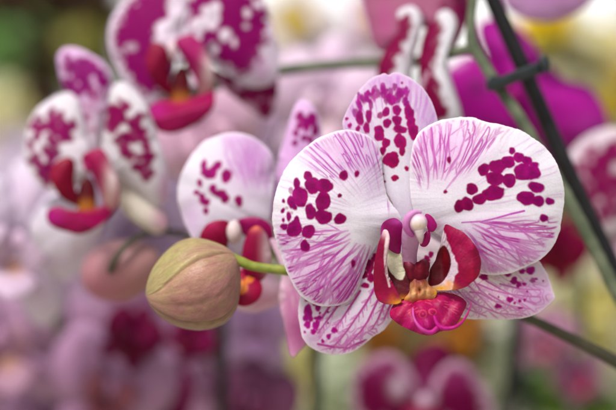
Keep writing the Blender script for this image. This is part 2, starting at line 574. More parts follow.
def paint_left_petal(o):
    b = smooth(o, 200)
    g = Pigment(o, WHITE, 4)
    g.haze(348, 150, 44, 28, (220, 160, 218), 0.62)
    g.haze(372, 170, 16, 40, (216, 180, 222), 0.5)
    g.haze(320, 276, 48, 32, (228, 166, 226), 0.62, 0.5)
    g.haze(286, 240, 14, 22, (222, 186, 226), 0.5)
    g.mottle(0.03)
    B = (377, 226)
    rch = reach_of(B, b)
    g.veins(B, (272, 236), (356, 302), rch, 9, 0.27, 0.93, VEIN, 1.75, 0.98, 11, 0.06, -0.2, 0.65, 3)
    g.streaks(B, (272, 234), (358, 300), b, 22, 0.40, 0.96, (188, 2, 162), 0.92, 12, 1.15, levels=(0.42, 0.58), curve=-0.2)
    B2 = (388, 232)
    r2 = reach_of(B2, b)
    g.streaks(B2, (298, 150), (388, 160), b, 28, 0.5, 0.97, (182, 36, 176), 0.8, 13, 1.0, levels=(0.42, 0.58), along=0.018, curve=0.1)
    g.streaks(B2, (318, 136), (374, 140), b, 30, 0.78, 0.95, (168, 26, 130), 0.6, 14, 0.9, along=0.04)
    g.streaks(B2, (300, 170), (390, 170), b, 18, 0.3, 0.75, (210, 130, 214), 0.35, 15, 1.2, levels=(0.5,))
    g.streaks((395, 222), (276, 176), (274, 232), b, 16, 0.3, 0.97, (214, 150, 216), 0.4, 16, 1.2, levels=(0.5,))
    g.rim(b, (240, 233, 240), 3.2, 0.75)
    sp = [(308, 176, 4), (312.6, 185.4, 6.3, 8), (324.5, 186, 7.2, 7), (323, 201, 7, 8.3), (300, 196.5, 6.7, 10), (297, 183.5, 3.1, 4.8),
          (292, 202, 3.8, 6.2), (295, 207, 2.2, 3), (291, 190.5, 2.2, 3, 0, 0.6), (310.4, 211.5, 4.8, 7), (323.5, 216.8, 7.6, 6.6), (340, 219, 5.5, 5),
          (339.6, 195.6, 2), (343.6, 175.5, 3.8, 4.8), (283.7, 201, 1.5, 1.8), (283, 210.7, 1.8, 2.5, 0.5), (289, 216.5, 2.3, 4.1),
          (283.6, 220, 1.5, 2), (284.3, 226.8, 3.4, 3), (297, 220.5, 2.7, 3.9), (294.5, 228.8, 6.5, 7.8), (308.5, 231.6, 5.5, 6.6, 0.3),
          (305, 246, 4.4, 5.2), (353, 263.3, 2.1, 3.4), (356.7, 174, 2.2, 3.1), (288, 207, 1.2, 0, 0) if False else (287, 208, 1.4, 1.2, 0, 0.5),
          (292, 213, 1.2, 1.4, 0, 0.5), (280, 235, 1.3, 1.0, 0, 0.6), (302.5, 204, 2.6, 3)]
    g.spots(sp, SPOT_IN, SPOT_OUT, seed=31, grow=1.14, soft=0.85, wob=0.26)
    g.haze(393, 232, 9, 15, (158, 20, 110), 0.85)
    return g


def paint_right_petal(o):
    b = smooth(o, 200)
    g = Pigment(o, WHITE, 4)
    g.haze(445, 150, 42, 34, (228, 172, 226), 0.6)
    g.haze(508, 244, 46, 24, (228, 166, 228), 0.6, 0.25)
    g.mottle(0.03, seed=21)
    B = (432, 216)
    r = reach_of(B, b)
    g.veins(B, (415, 150), (486, 128), r, 7, 0.34, 0.92, VEIN, 1.3, 0.85, 22, 0.05, 0.1, 0.65, 2)
    g.streaks(B, (411, 160), (506, 126), b, 20, 0.38, 0.95, (186, 14, 166), 0.82, 23, 1.05, levels=(0.42, 0.58), curve=0.1)
    g.streaks((425, 215), (520, 128), (562, 205), b, 15, 0.3, 0.97, (216, 156, 218), 0.4, 28, 1.2, levels=(0.5,))
    g.streaks(B, (438, 120), (510, 128), b, 17, 0.74, 0.96, (184, 20, 112), 0.62, 24, 1.6, levels=(0.5,), along=0.035)
    g.line([(444, 192), (453, 180), (464, 168), (477, 156), (486, 142)], 1.2, 1.6, (186, 24, 178), 0.4, 0.85)
    B2 = (443, 217)
    r2 = reach_of(B2, b)
    g.veins(B2, (556, 224), (474, 276), r2, 8, 0.24, 0.92, VEIN, 1.7, 0.98, 25, 0.06, 0.18, 0.65, 3)
    g.streaks(B2, (560, 222), (472, 278), b, 21, 0.34, 0.95, (188, 6, 160), 0.88, 26, 1.1, levels=(0.42, 0.58), curve=0.2)
    g.line([(462, 222.5), (470, 222), (482, 221.5), (497, 218), (511, 214), (524, 211)], 1.2, 1.9, (186, 16, 174), 0.7, 0.9)
    g.line([(480, 222), (496, 226), (508, 229.5), (520, 229), (530, 224)], 1.3, 1.3, (186, 20, 174), 0.8, 0.7)
    g.rim(b, (241, 235, 240), 3.0, 0.75)
    sp = [(483.8, 169.7, 5.5), (497.8, 166.3, 8, 6.6), (508, 161.9, 6, 5.6), (512, 151, 3.1), (518.7, 157.6, 5, 4.7), (527, 161, 4.4, 4.6),
          (534, 165.4, 4.6, 3.2), (522, 171, 7.4, 7), (533, 172.8, 6.3, 6.6), (523, 177.5, 7, 2.8), (495, 178.6, 8.8, 6.3), (509, 180.4, 6.3, 6.2),
          (472, 189, 5.5, 5.1), (494, 193, 9.8, 6.6), (486, 194, 4, 4.5), (479.3, 199, 6.2, 5), (466.6, 204, 6.1, 6.2), (459.4, 206, 4.8, 5.5),
          (535.9, 187.4, 7.4, 5, 0.25), (526, 198, 7.8, 6.8), (537.8, 201, 6.2, 4.7), (549.5, 201.3, 4.2, 3.5, 0.3), (543.7, 218, 4.3, 3.2, 0.3),
          (449, 160, 2.1, 2.9), (445.4, 191.8, 1.7)]
    g.spots(sp, SPOT_IN, SPOT_OUT, seed=41, grow=1.14, soft=0.85, wob=0.26)
    g.haze(436, 225, 8, 7, (170, 30, 120), 0.55)
    return g


def paint_dorsal(o):
    b = smooth(o, 200)
    g = Pigment(o, (226, 212, 230), 4)
    g.haze(392, 80, 50, 18, (212, 160, 214), 0.75)
    g.haze(428, 110, 14, 36, (216, 172, 222), 0.75)
    g.haze(350, 112, 12, 22, (214, 166, 216), 0.7)
    g.haze(395, 175, 40, 34, (229, 224, 234), 0.9)
    g.mottle(0.03, seed=51)
    B = (404, 225)
    r = reach_of(B, b)
    g.streaks(B, (342, 124), (438, 122), b, 22, 0.6, 0.96, (196, 96, 200), 0.5, 52, 1.0)
    g.rim(b, (236, 214, 236), 2.5, 0.6)
    Rb = random.Random(8)
    big = []
    for k in range(46):
        t = Rb.random()
        x = 355 + 53 * t + Rb.uniform(-1.5, 1.5); yc = 106 - 34 * t * (1 - t) - 9 * t
        y = yc + Rb.uniform(-6.5, 8.5)
        big.append((x, y, Rb.uniform(1.7, 3.0), Rb.uniform(2.6, 5.0), (x - 388) * 0.012 + Rb.uniform(-0.15, 0.15), Rb.uniform(0.8, 1)))
    g.spots(big, (156, 12, 116), (162, 26, 142), centre=(385, 108), span=40, seed=53, wob=0.5, soft=0.8)
    sp = [(360, 118, 3.2, 6.5), (368.7, 116, 3, 5.2), (347, 118.8, 1.5), (350, 125.6, 1.8, 2.5), (358, 128.7, 2.1, 2.6), (366.5, 128, 2.6, 5.2),
          (386, 112, 3.4, 4), (380, 115.5, 2.4, 3.2, 0, 0.9), (396.9, 110.2, 4, 4.2), (387, 123, 3.5, 4.5), (397, 120.5, 4.1, 4.6), (399.8, 129.3, 5.8, 3.8),
          (409, 113, 4.3, 6.6), (411, 123, 4, 5), (413.4, 132, 4.2, 7.5), (379.3, 131, 4.2, 5), (379, 136, 4, 4.8), (386, 143, 3.9, 4.1),
          (400, 141, 5.3, 6.8), (402, 151, 2.9, 3.6), (391.3, 160, 6.2, 7.3), (383, 150.7, 2.6, 4.3), (406.7, 168.7, 1.9, 2.2), (394.4, 178, 3, 2.6),
          (397.5, 178, 1.3), (383.4, 173.8, 0.9), (384.5, 181.5, 1.2), (402, 83, 1.1)]
    g.spots(sp, (150, 4, 72), (156, 12, 112), centre=(400, 175), span=75, seed=55, wob=0.35, grow=1.2)
    return g


def paint_left_sepal(o):
    b = smooth(o, 200)
    g = Pigment(o, (226, 212, 228), 4)
    g.haze(330, 335, 44, 26, (224, 184, 226), 0.5)
    g.haze(385, 265, 30, 22, (222, 216, 224), 0.8)
    g.mottle(0.04, seed=61)
    B = (414, 250)
    r = reach_of(B, b)
    for ln in ([(360, 291), (355, 299), (348, 310), (340, 322), (332, 331)], [(375, 287), (371, 295), (365, 305), (358, 315), (347, 331), (338, 342), (330, 349)],
               [(381, 294), (377, 302), (368, 321), (361, 331), (354, 338.5), (345, 348)], [(386, 299), (383, 307), (378, 319), (372, 329)], [(344, 298), (337, 307), (326, 322), (318, 333)],
               [(392, 302), (388, 310), (384, 319)], [(330, 306), (322, 318), (314, 330)], [(366, 340), (356, 344), (344, 350)], [(318, 344), (334, 347), (350, 348)]):
        g.line(ln, 2.3, 1.3, (182, 10, 146), 0.95, 0.8)
        Rn = random.Random(int(ln[0][0]))
        for q in range(len(ln) - 1):
            for e in range(4):
                t = Rn.random(); a = np.array(ln[q]) * (1 - t) + np.array(ln[q + 1]) * t
                dr = np.array(ln[q + 1]) - np.array(ln[q]); dr = dr / np.hypot(*dr); sg = Rn.choice((-1, 1))
                nn = np.array([-dr[1], dr[0]]) * sg * Rn.uniform(0.5, 1) + dr * Rn.uniform(0.4, 1.1)
                Lh = Rn.uniform(3, 8) * (0.5 + 0.25 * q)
                g.line([a, a + nn * Lh * 0.5 + dr, a + nn * Lh + dr * 2.4], 1.3, 0.8, (192, 36, 162), 0.75, 0.5)
    g.streaks(B, (306, 348), (402, 308), b, 14, 0.62, 0.95, (192, 30, 164), 0.7, 63, 1.0, along=0.07)
    g.rim(b, (238, 224, 234), 2.6, 0.75)
    sp = [(308.5, 312, 4.3, 7), (306, 317, 3, 4), (307.6, 325, 3, 4.2), (313.4, 331.7, 3.1, 2.5), (318, 318, 3.6, 2.1), (316, 325, 3, 5), (318, 308, 3.3, 2.8),
          (314, 304, 1.7), (307.6, 299.5, 2.5, 1.8), (328, 312, 1.2), (334.5, 330, 2.6, 3.3), (328.6, 336.6, 2.6, 2.5), (322.8, 341, 1.7, 2), (328, 323, 1),
          (365, 285.5, 3.7, 2.8), (371, 278, 3.6, 4), (369.5, 266, 5, 6), (364.6, 274.6, 3.5), (375, 258, 4, 4), (320, 313, 1.3), (311, 319, 2, 3), (305, 332, 1.3)]
    g.spots(sp, (140, 4, 62), (164, 16, 128), centre=(385, 270), span=90, seed=64, wob=0.5)
    return g


def paint_right_sepal(o):
    b = smooth(o, 200)
    g = Pigment(o, (230, 214, 222), 4)
    g.haze(535, 295, 28, 24, (222, 176, 226), 0.8)
    g.haze(495, 275, 36, 12, (230, 222, 214), 0.8)
    g.mottle(0.04, seed=71)
    B = (430, 252)
    r = reach_of(B, b)
    for ln in ([(452, 285), (460, 293), (468, 302), (477, 312)], [(462, 281), (470, 287), (481, 298), (493, 310)], [(474, 281), (480, 290), (494, 301), (508, 312)],
               [(478, 284), (492, 290), (508, 294), (524, 296), (540, 297)], [(466, 297), (476, 304), (498, 313), (522, 315.5)], [(486, 281), (500, 289), (516, 297), (536, 304)],
               [(456, 303), (470, 310), (486, 316)], [(489, 294), (504, 303), (520, 311)], [(500, 284), (520, 289), (540, 290)], [(470, 292), (480, 293), (492, 300), (512, 306), (530, 309)]):
        g.line(ln, 1.7, 1.1, (186, 30, 158), 0.85, 0.6)
        Rn = random.Random(int(ln[0][0] * 3))
        for q in range(len(ln) - 1):
            for e in range(3):
                t = Rn.random(); a = np.array(ln[q]) * (1 - t) + np.array(ln[q + 1]) * t
                dr = np.array(ln[q + 1]) - np.array(ln[q]); dr = dr / np.hypot(*dr); sg = Rn.choice((-1, 1))
                nn = np.array([-dr[1], dr[0]]) * sg * Rn.uniform(0.6, 1) + dr * Rn.uniform(0.2, 0.9)
                g.line([a, a + nn * Rn.uniform(3, 7)], 1.2, 0.8, (198, 60, 176), 0.6, 0.4)
    g.streaks(B, (554, 288), (446, 316), b, 16, 0.4, 0.95, (194, 50, 172), 0.6, 74, 1.0, along=0.07)
    g.rim(b, (240, 226, 234), 2.6, 0.75)
    sp = [(426.5, 259, 3.6, 3), (431, 254.5, 2.8), (422.5, 262, 2.6), (428, 264, 2), (484, 277, 4.8, 2.9, 0.15), (508, 275, 3.5, 1.5), (522, 271.6, 3.2, 2.4), (530, 270.6, 5, 3.3, -0.1), (514, 280.8, 3.8, 3.3), (518.6, 284.7, 2.8),
          (524, 284, 2.3, 1.6), (532.7, 280.4, 3, 2.5, 0, 0.85), (536, 279, 2, 1.2), (527, 291.5, 1.1), (498.5, 297, 1), (510, 299.5, 3, 2.9), (514.5, 303, 1.3),
          (519.6, 301, 1.9, 1.5), (524.5, 300, 1.5), (498, 306, 3.4, 2.5), (520, 308, 2.7, 1), (543, 281, 1)]
    g.spots(sp, (142, 4, 66), (166, 20, 132), centre=(440, 280), span=100, seed=74, wob=0.45)
    return g


MAIN = root('orchid_flower', P(410, 235, -4), 'large white orchid flower with crimson spots and violet veins, sharp in front of all others', 'orchid')

o_dorsal = [(343, 126), (346, 113), (352, 101), (358, 92), (365.6, 84), (373, 78), (381, 74.4), (385, 73.6), (388.5, 75), (391.5, 73.2), (395, 72.3), (402, 74), (408, 77),
            (417, 83), (424, 89), (432, 104), (437, 120), (436, 142), (428, 172), (418, 202), (410, 222), (401, 222), (390, 197), (370, 168), (352, 147)]
sheet('dorsal_sepal', MAIN, o_dorsal, petal_depth((406, 222), (392, 72), -2, -7, 1.5, 1.0, 0.25, 5, 1.0, 0.3, 0, 5), paint_dorsal(o_dorsal), M_PETAL, 480, 180)
o_ls = [(300.5, 297), (298.8, 306), (298.8, 315), (300, 325), (301.7, 334.6), (304.5, 341), (308.5, 345.4), (314, 349), (321, 352), (335, 355), (348.5, 353), (360, 347), (368, 340.5),
        (384, 329), (393.4, 316), (403, 296), (411, 270), (413, 245), (398, 238), (380, 243), (360, 258), (340, 272), (318, 284), (306, 290)]
sheet('lateral_sepal', MAIN, o_ls, petal_depth((410, 248), (308, 345), -3, -6, 1.2, 1.2, 0.3, 4, 2.0, 0.3, 0, 6), paint_left_sepal(o_ls), M_PETAL, 460, 170)
o_rs = [(412, 262), (410, 236), (424, 230), (440, 236), (470, 244), (505, 250), (530, 256), (539, 262), (546.3, 272.6), (551, 284), (553, 291), (555, 297), (552, 302), (545, 308.5), (537.6, 313.5),
        (522, 318.4), (498, 319.8), (480, 319.3), (466, 318.3), (450, 313), (438, 302), (424, 284)]
sheet('lateral_sepal', MAIN, o_rs, petal_depth((428, 252), (554, 296), -3, -6, 1.2, 1.2, 0.3, 4, 0.4, 0.3, 0, 7), paint_right_sepal(o_rs), M_PETAL, 460, 170)
o_lp = [(400, 216), (388, 198), (383, 178), (382, 163), (380.5, 152), (375.5, 142), (366, 134.5), (349, 129.7), (335, 132), (320, 137.7), (306, 147), (295, 157), (284, 172),
        (277, 189), (273.5, 206), (273, 222), (276, 241), (281.7, 257), (288.5, 276), (298, 292), (309, 301.5), (322, 306), (338, 305.6), (350, 299.5), (357, 290),
        (361, 279), (368, 260), (378, 244), (391, 233), (400, 226)]
sheet('petal', MAIN, o_lp, petal_depth((400, 222), (275, 220), 0.5, 1.0, 3.5, 2.2, 0.45, 4, 0.5, 0.35, 0, 8), paint_left_petal(o_lp), M_PETAL, 620, 225, centre=(325, 218))
o_rp = [(416, 218), (411.5, 198), (410, 177), (411, 158), (413.5, 143), (420, 131.5), (427, 126.5), (435, 122.8), (445, 119.5), (456, 118), (466, 117.6), (475, 118.2), (487, 122.5), (500, 125), (517, 129.5),
        (536, 140), (549.5, 152), (559, 169), (563.3, 187), (563.5, 208), (558, 235), (549.5, 251), (538, 260.5), (526, 267), (512, 272), (499, 274.5), (481, 273.5),
        (466, 264), (452, 247), (438, 234), (425, 227)]
sheet('petal', MAIN, o_rp, petal_depth((420, 222), (562, 195), 0.5, 0.5, 3.2, 2.0, 0.5, 5, 2.2, 0.35, 0, 9), paint_right_petal(o_rp), M_PETAL, 640, 230, centre=(485, 198))

# --- lip
LIP = bpy.data.objects.new('lip', None); COL.objects.link(LIP); LIP.parent = MAIN
LIP.location = Vector(P(416, 290, 3)) - Vector(MAIN.location)

# side lobe seen nearly edge-on
o_l1 = [(383, 232.5), (385, 229.5), (388, 231), (388.5, 236), (387, 246), (386, 258), (387, 274), (391, 288), (399, 298), (401, 302), (395, 304.5), (385, 303.5), (377.5, 298), (374.5, 283),
        (375, 264), (378, 248)]
g = Pigment(o_l1, (146, 2, 64), 6)
g.haze(379, 285, 6, 22, (160, 4, 58), 0.6)
g.haze(400, 303, 10, 4.5, (232, 158, 36), 1.0); g.haze(393, 298, 4, 6, (206, 84, 36), 0.6)
g.line([(385, 229), (388, 234), (386.5, 246), (385.6, 258), (386.3, 272), (390, 286)], 2.6, 1.4, (244, 214, 220), 1.0, 0.75, 0.9)
g.haze(385.5, 232, 4, 6, (240, 206, 216), 0.9)
sheet('side_lobe', LIP, o_l1, lambda x, y, r, t: 4 + 5 * sstep(300, 240, y) + 0.7 * (1 - r ** 2) - 0.14 * (384 - x), g, M_LIP, 160, 40, 0.0009)
o_l2 = [(385, 252), (391, 246), (398, 250), (403, 260), (406, 269), (410, 272), (411, 290), (404, 299), (396, 296), (389, 286), (386, 270)]
g = Pigment(o_l2, (222, 214, 188), 6)
g.haze(394, 254, 8, 8, (210, 206, 176), 0.6)
g.poly([(383, 254), (387, 265), (391, 273), (397, 278.5), (402, 280), (405, 275), (406, 267), (412, 267), (413, 292), (404, 302), (392, 299), (384, 288)], (88, 1, 24), 0.7, 1, 0.5)
g.haze(402, 299, 9, 4, (226, 130, 36), 0.8)
sheet('side_lobe_inner', LIP, o_l2, lambda x, y, r, t: 3.4 - 0.8 * (1 - r ** 2) + 1.0 * sstep(260, 300, y), g, M_LIP, 140, 36, 0.0006)
o_r = [(446, 224.5), (455, 228), (464, 233), (472, 241.5), (478, 254), (480, 265.5), (477, 276), (466, 286.5), (452, 290.5), (440, 291), (432, 288.5), (428, 281), (430, 270), (436, 258), (440, 246), (443, 235)]
g = Pigment(o_r, (226, 206, 222), 6)
g.haze(438, 256, 7, 12, (230, 222, 212), 0.7)
g.poly([(443, 222), (460, 224), (488, 238), (490, 272), (470, 296), (453, 295), (454, 285), (456, 277), (459, 269), (456, 259), (451, 247), (447, 237)], (152, 0, 66), 0.8, 1, 1.1)
g.haze(458, 240, 9, 12, (172, 8, 84), 0.5); g.haze(472, 272, 9, 14, (160, 6, 40), 0.5)
g.streaks((432, 282), (446, 224), (478, 272), smooth(o_r, 100), 16, 0.45, 1.0, (112, 0, 44), 0.45, 81, 0.8)
g.haze(441, 288.5, 14, 4.2, (238, 168, 28), 1.0); g.haze(450, 284, 5, 4.5, (236, 156, 40), 0.8, 0.4)
g.poly([(439.5, 248), (446, 245.5), (450.5, 254), (452, 266), (447.5, 277), (439, 284.5), (428, 285), (430, 270), (435, 259)], (92, 1, 22), 0.7, 1, 0.6)
g.haze(446, 256, 3, 8, (140, 8, 20), 0.5)
sheet('side_lobe', LIP, o_r, lambda x, y, r, t: 3 + 0.17 * np.clip(x - 430, 0, 60) + 1.4 * (1 - r ** 2) * sstep(440, 460, x) - 2.0 * np.exp(-((x - 443) / 8) ** 2 - ((y - 265) / 22) ** 2) - 3.0 * sstep(472, 482, x), g, M_LIP, 200, 50, 0.0009)
# callus, crest
o_c = [(405, 300), (409.5, 293), (410.5, 284), (413, 278), (419, 276), (425, 279), (429, 286), (436, 291), (434, 298), (424, 302), (412, 303)]
g = Pigment(o_c, (198, 132, 88), 6)
g.haze(412, 292, 4, 9, (236, 190, 132), 0.8); g.haze(428, 293, 5, 7, (232, 190, 128), 0.6); g.haze(419, 280.5, 11, 6.5, (120, 14, 36), 1.0); g.haze(411, 291, 2, 7, (140, 40, 40), 0.7); g.haze(430, 291, 2.5, 5, (150, 50, 40), 0.6); g.haze(420, 300, 14, 2.6, (190, 40, 60), 0.8); g.haze(416, 290, 1.2, 8, (180, 80, 50), 0.7)
g.haze(436, 293, 5, 4, (236, 172, 44), 0.8); g.haze(405, 300, 4, 4, (236, 166, 44), 0.8)
g.spots([(420, 291, 1.8, 2.6, 0, 0.85), (414, 286, 1, 2.4, 0.2, 0.5), (426, 287, 0.9, 2.2, -0.3, 0.5)], (110, 24, 24), (140, 40, 30), seed=5)
sheet('callus', LIP, o_c, lambda x, y, r, t: 4.6 + 2.4 * (1 - r ** 2) + 0.6 * np.sin((x - 420) * 0.75) * (1 - r) - 1.6 * np.exp(-((x - 420) / 2.2) ** 2 - ((y - 290) / 3) ** 2), g, M_LIP, 140, 40, 0.0006)
o_k = [(404, 263), (408, 261), (413, 263.5), (419, 262.5), (424, 260), (428, 261), (429.5, 265), (428.5, 270), (428, 276), (421, 282), (412, 281.5), (407, 273)]
g = Pigment(o_k, (104, 2, 34), 6)
g.haze(420, 268, 4, 6, (140, 18, 44), 0.7); g.haze(409, 264, 3, 4, (150, 70, 96), 0.6); g.haze(424, 260, 3, 2, (178, 110, 120), 0.5)
sheet('crest', LIP, o_k, lambda x, y, r, t: 4.8 + 1.5 * (1 - r ** 2) + 0.35 * np.sin((x - 407) * 0.6), g, M_LIP, 130, 30, 0.0008)
# mid lobe: an arrowhead that bends forward, two raised flanks and a keel
o_m = [(397, 303), (404, 299), (412, 298), (420, 297), (432, 294), (446, 293.5), (457, 296), (464, 301), (465.5, 304), (462, 312), (457, 321), (452, 328), (443, 330), (437, 332), (430, 334.5),
       (422, 333.5), (411, 330), (401, 325), (392, 318), (390.5, 312), (393, 307)]
g = Pigment(o_m, (172, 4, 82), 6)
g.haze(402, 312, 14, 8, (186, 10, 76), 0.7); g.haze(448, 305, 16, 8, (166, 4, 84), 0.6); g.haze(424, 326, 18, 8, (196, 12, 126), 0.8)
g.haze(420, 299, 14, 3.5, (200, 50, 50), 0.8); g.haze(458, 302, 8, 5, (176, 8, 78), 0.6)
R_ = random.Random(4)
for k in range(34):
    x = R_.uniform(396, 458); y = R_.uniform(299, 312)
    g.line([(x, y), (x + R_.uniform(2, 5) * (1 if x > 425 else -1), y + R_.uniform(0.5, 2.5))], 0.8, 0.4, (226, 90, 120), 0.45)
for cx, cy, rx, ry, ro in ((423, 314.5, 2.6, 3.0, 0.2), (432, 312.5, 3.4, 2.2, 0.5)):
    for k in range(14):
        a0, a1 = 2 * math.pi * k / 14, 2 * math.pi * (k + 1) / 14
        g.line([(cx + rx * math.cos(a0 + ro), cy + ry * math.sin(a0 + ro)), (cx + rx * math.cos(a1 + ro), cy + ry * math.sin(a1 + ro))], 1.0, 1.0, (220, 90, 110), 0.42)


g.streaks((424, 292), (388, 312), (466, 304), smooth(o_m, 100), 14, 0.3, 1.0, (128, 0, 66), 0.5, 82, 0.8)


def d_mid(x, y, r, t):
    u = np.clip((y - 296) / 38, 0, 1)
    keel = np.exp(-((x - (420 + 8 * u)) / 9) ** 2)
    bumps = 0.9 * np.exp(-((x - 423) / 3) ** 2 - ((y - 314.5) / 3) ** 2) + 0.9 * np.exp(-((x - 432) / 3.4) ** 2 - ((y - 312.5) / 2.6) ** 2)
    return 4.5 + 6.5 * u + 2.2 * keel * np.sin(u * 2.8) - 2.2 * r ** 4 + bumps - 1.2 * np.exp(-((x - (412 + 4 * u)) / 2.6) ** 2) * (1 - u) + 0.5 * np.sin(x * 0.35 + y * 0.2) * r


sheet('mid_lobe', LIP, o_m, d_mid, g, M_LIP, 220, 60, 0.0010)
tube('tendril', LIP, [(413, 308, 10.5), (413.5, 316, 12), (417, 324, 13.2), (423, 330, 13.6), (431, 332.5, 13), (438, 327, 12.2)], [0.7, 1.0, 1.4, 1.9, 2.4, 2.2], M_LIP, 12, 8, colors=((206, 90, 178), (190, 10, 128)))
tube('tendril', LIP, [(434, 316, 11.2), (438, 325, 12.4), (445, 328.5, 12.8), (454, 327.5, 13), (462, 322, 13.2), (468, 313, 13), (471.5, 302, 12.4)], [1.6, 2.3, 2.3, 1.9, 1.4, 0.9, 0.35], M_LIP, 12, 8, colors=((186, 10, 126), (178, 24, 112)))

for ob in LIP.children:                                     # crumple the lobes a little
    if ob.type == 'MESH':
        me = ob.data; n_ = len(me.vertices)
        co = np.empty(n_ * 3, np.float32); me.vertices.foreach_get('co', co); co = co.reshape(-1, 3)
        q = co * 1000
        co[:, 1] += ((fbm(q[:, 0] * 0.28 + 50, q[:, 2] * 0.28 + 50, 61, 1) - 0.5) * 0.9 + (fbm(q[:, 0] * 1.2 + 50, q[:, 2] * 1.2 + 50, 62, 2) - 0.5) * 0.10).astype(np.float32) * 0.001
        me.vertices.foreach_set('co', co.ravel())
        at = me.color_attributes.get('pigment')
        if at:
            c = np.empty(n_ * 4, np.float32); at.data.foreach_get('color', c); c = c.reshape(-1, 4)
            tone = 0.84 + 0.28 * fbm(q[:, 0] * 0.4 + 20, q[:, 2] * 0.4 + 20, 63, 3) + 0.18 * (vnoise(q[:, 0] * 3.1 + 20, q[:, 2] * 3.1 + 20, 64) - 0.5)
            c[:, :3] = np.clip(c[:, :3] * tone[:, None], 0, 1); at.data.foreach_set('color', c.ravel())
        me.update()

# --- column
CLM = bpy.data.objects.new('column', None); COL.objects.link(CLM); CLM.parent = MAIN
CLM.location = Vector(P(412, 245, 4)) - Vector(MAIN.location)
tube('column_body', CLM, [(410, 266, 3), (409.5, 256, 4), (410, 246, 5.5), (411.5, 236, 7.5), (414, 228, 9), (417, 222, 9.5)], [7.4, 7.4, 8.4, 10, 11.4, 9.5], M_LIP, 22, 8, colors=((168, 112, 146), (214, 164, 208)))
o_w = [(380.5, 231), (382, 224), (388, 219.5), (396, 218.5), (402, 224), (403, 234), (401, 245), (399.5, 253), (393, 252), (386, 246), (381.5, 239)]
g = Pigment(o_w, (134, 0, 84), 6); g.haze(396, 242, 7, 12, (104, 0, 52), 0.8); g.haze(398, 221, 9, 4, (190, 70, 160), 0.8); g.haze(381, 232, 2.5, 9, (176, 60, 150), 0.6)
sheet('column_wing', CLM, o_w, lambda x, y, r, t: 4.2 + 0.5 * (1 - r ** 2) - 0.05 * (x - 390), g, M_LIP, 100, 24, 0.0006)
o_w2 = [(425.5, 214.5), (430, 215.5), (434, 220), (436.5, 226), (433, 231.5), (428.5, 230), (427, 222)]
sheet('column_wing', CLM, o_w2, lambda x, y, r, t: 8.0 + 0.6 * (1 - r ** 2), Pigment(o_w2, (158, 6, 104), 6), M_LIP, 80, 20, 0.0006)
o_w3 = [(428.5, 231), (430, 235), (429, 242), (425, 246.5), (420.5, 245), (422, 239), (425, 234)]
sheet('column_wing', CLM, o_w3, lambda x, y, r, t: 7.6 + 0.6 * (1 - r ** 2), Pigment(o_w3, (164, 12, 100), 6), M_LIP, 80, 20, 0.0006)
tube('column_hood', CLM, [(421, 212.2, 13), (414, 212.6, 14.2), (408.5, 217, 14.5), (406, 224, 14), (408, 231, 13), (413, 236, 12)], [1.4, 2.8, 3.4, 3.7, 3.4, 2.0], M_LIP, 12, 8, colors=((222, 160, 210), (196, 84, 172)))


def cap_paint(X, Y, Dp):
    c = np.tile(lin((234, 216, 220)), (len(X), 1))
    m = np.exp(-((X - 418) / 7) ** 2 - ((Y - 226.5) / 3.4) ** 2)[:, None] * 0.6
    c = c * (1 - m) + lin((236, 206, 160)) * m
    e = sstep(6.0, 10.0, np.hypot(X - 419, Y - 223.5))[:, None] * 0.75
    return c * (1 - e) + lin((214, 140, 200)) * e


lump('anther_cap', CLM, 418, 222.6, 13, 9.0, 9.6, 3.2, M_LIP, paint=cap_paint, wob=0.03, seed=2)
tube('beak', CLM, [(419, 230, 14), (420.3, 237, 13.6), (421, 243.5, 12)], [5.2, 3.6, 0.8], M_LIP, 14, 8, colors=((230, 212, 214), (218, 190, 200)))
# flower stalk behind the flower
tube('pedicel', MAIN, [(412, 236, -5), (414, 246, -13), (418, 268, -19), (424, 280, -24)], [7, 5.5, 5, 5], M_STALK)

# =================================================================== BUD AND SPIKE
tube_pts = [(700, 415, -52), (616, 362, -44), (570, 338, -41), (528, 318, -37), (470, 292, -29), (400, 281, -22), (335, 277, -16)]
spike = tube('flower_spike', None, tube_pts, [7.5, 6.6, 5.6, 5.0, 5, 5, 5], M_DARKSTEM, 16, 10, wob=0.03)
spike['label'] = 'dark brown green flower spike passing behind the large spotted orchid to the right edge'; spike['category'] = 'flower stem'

BUD = root('orchid_bud', P(195, 285, -12), 'closed egg shaped bud, yellow green above and dusty pink below, on a bright green stalk', 'flower bud')


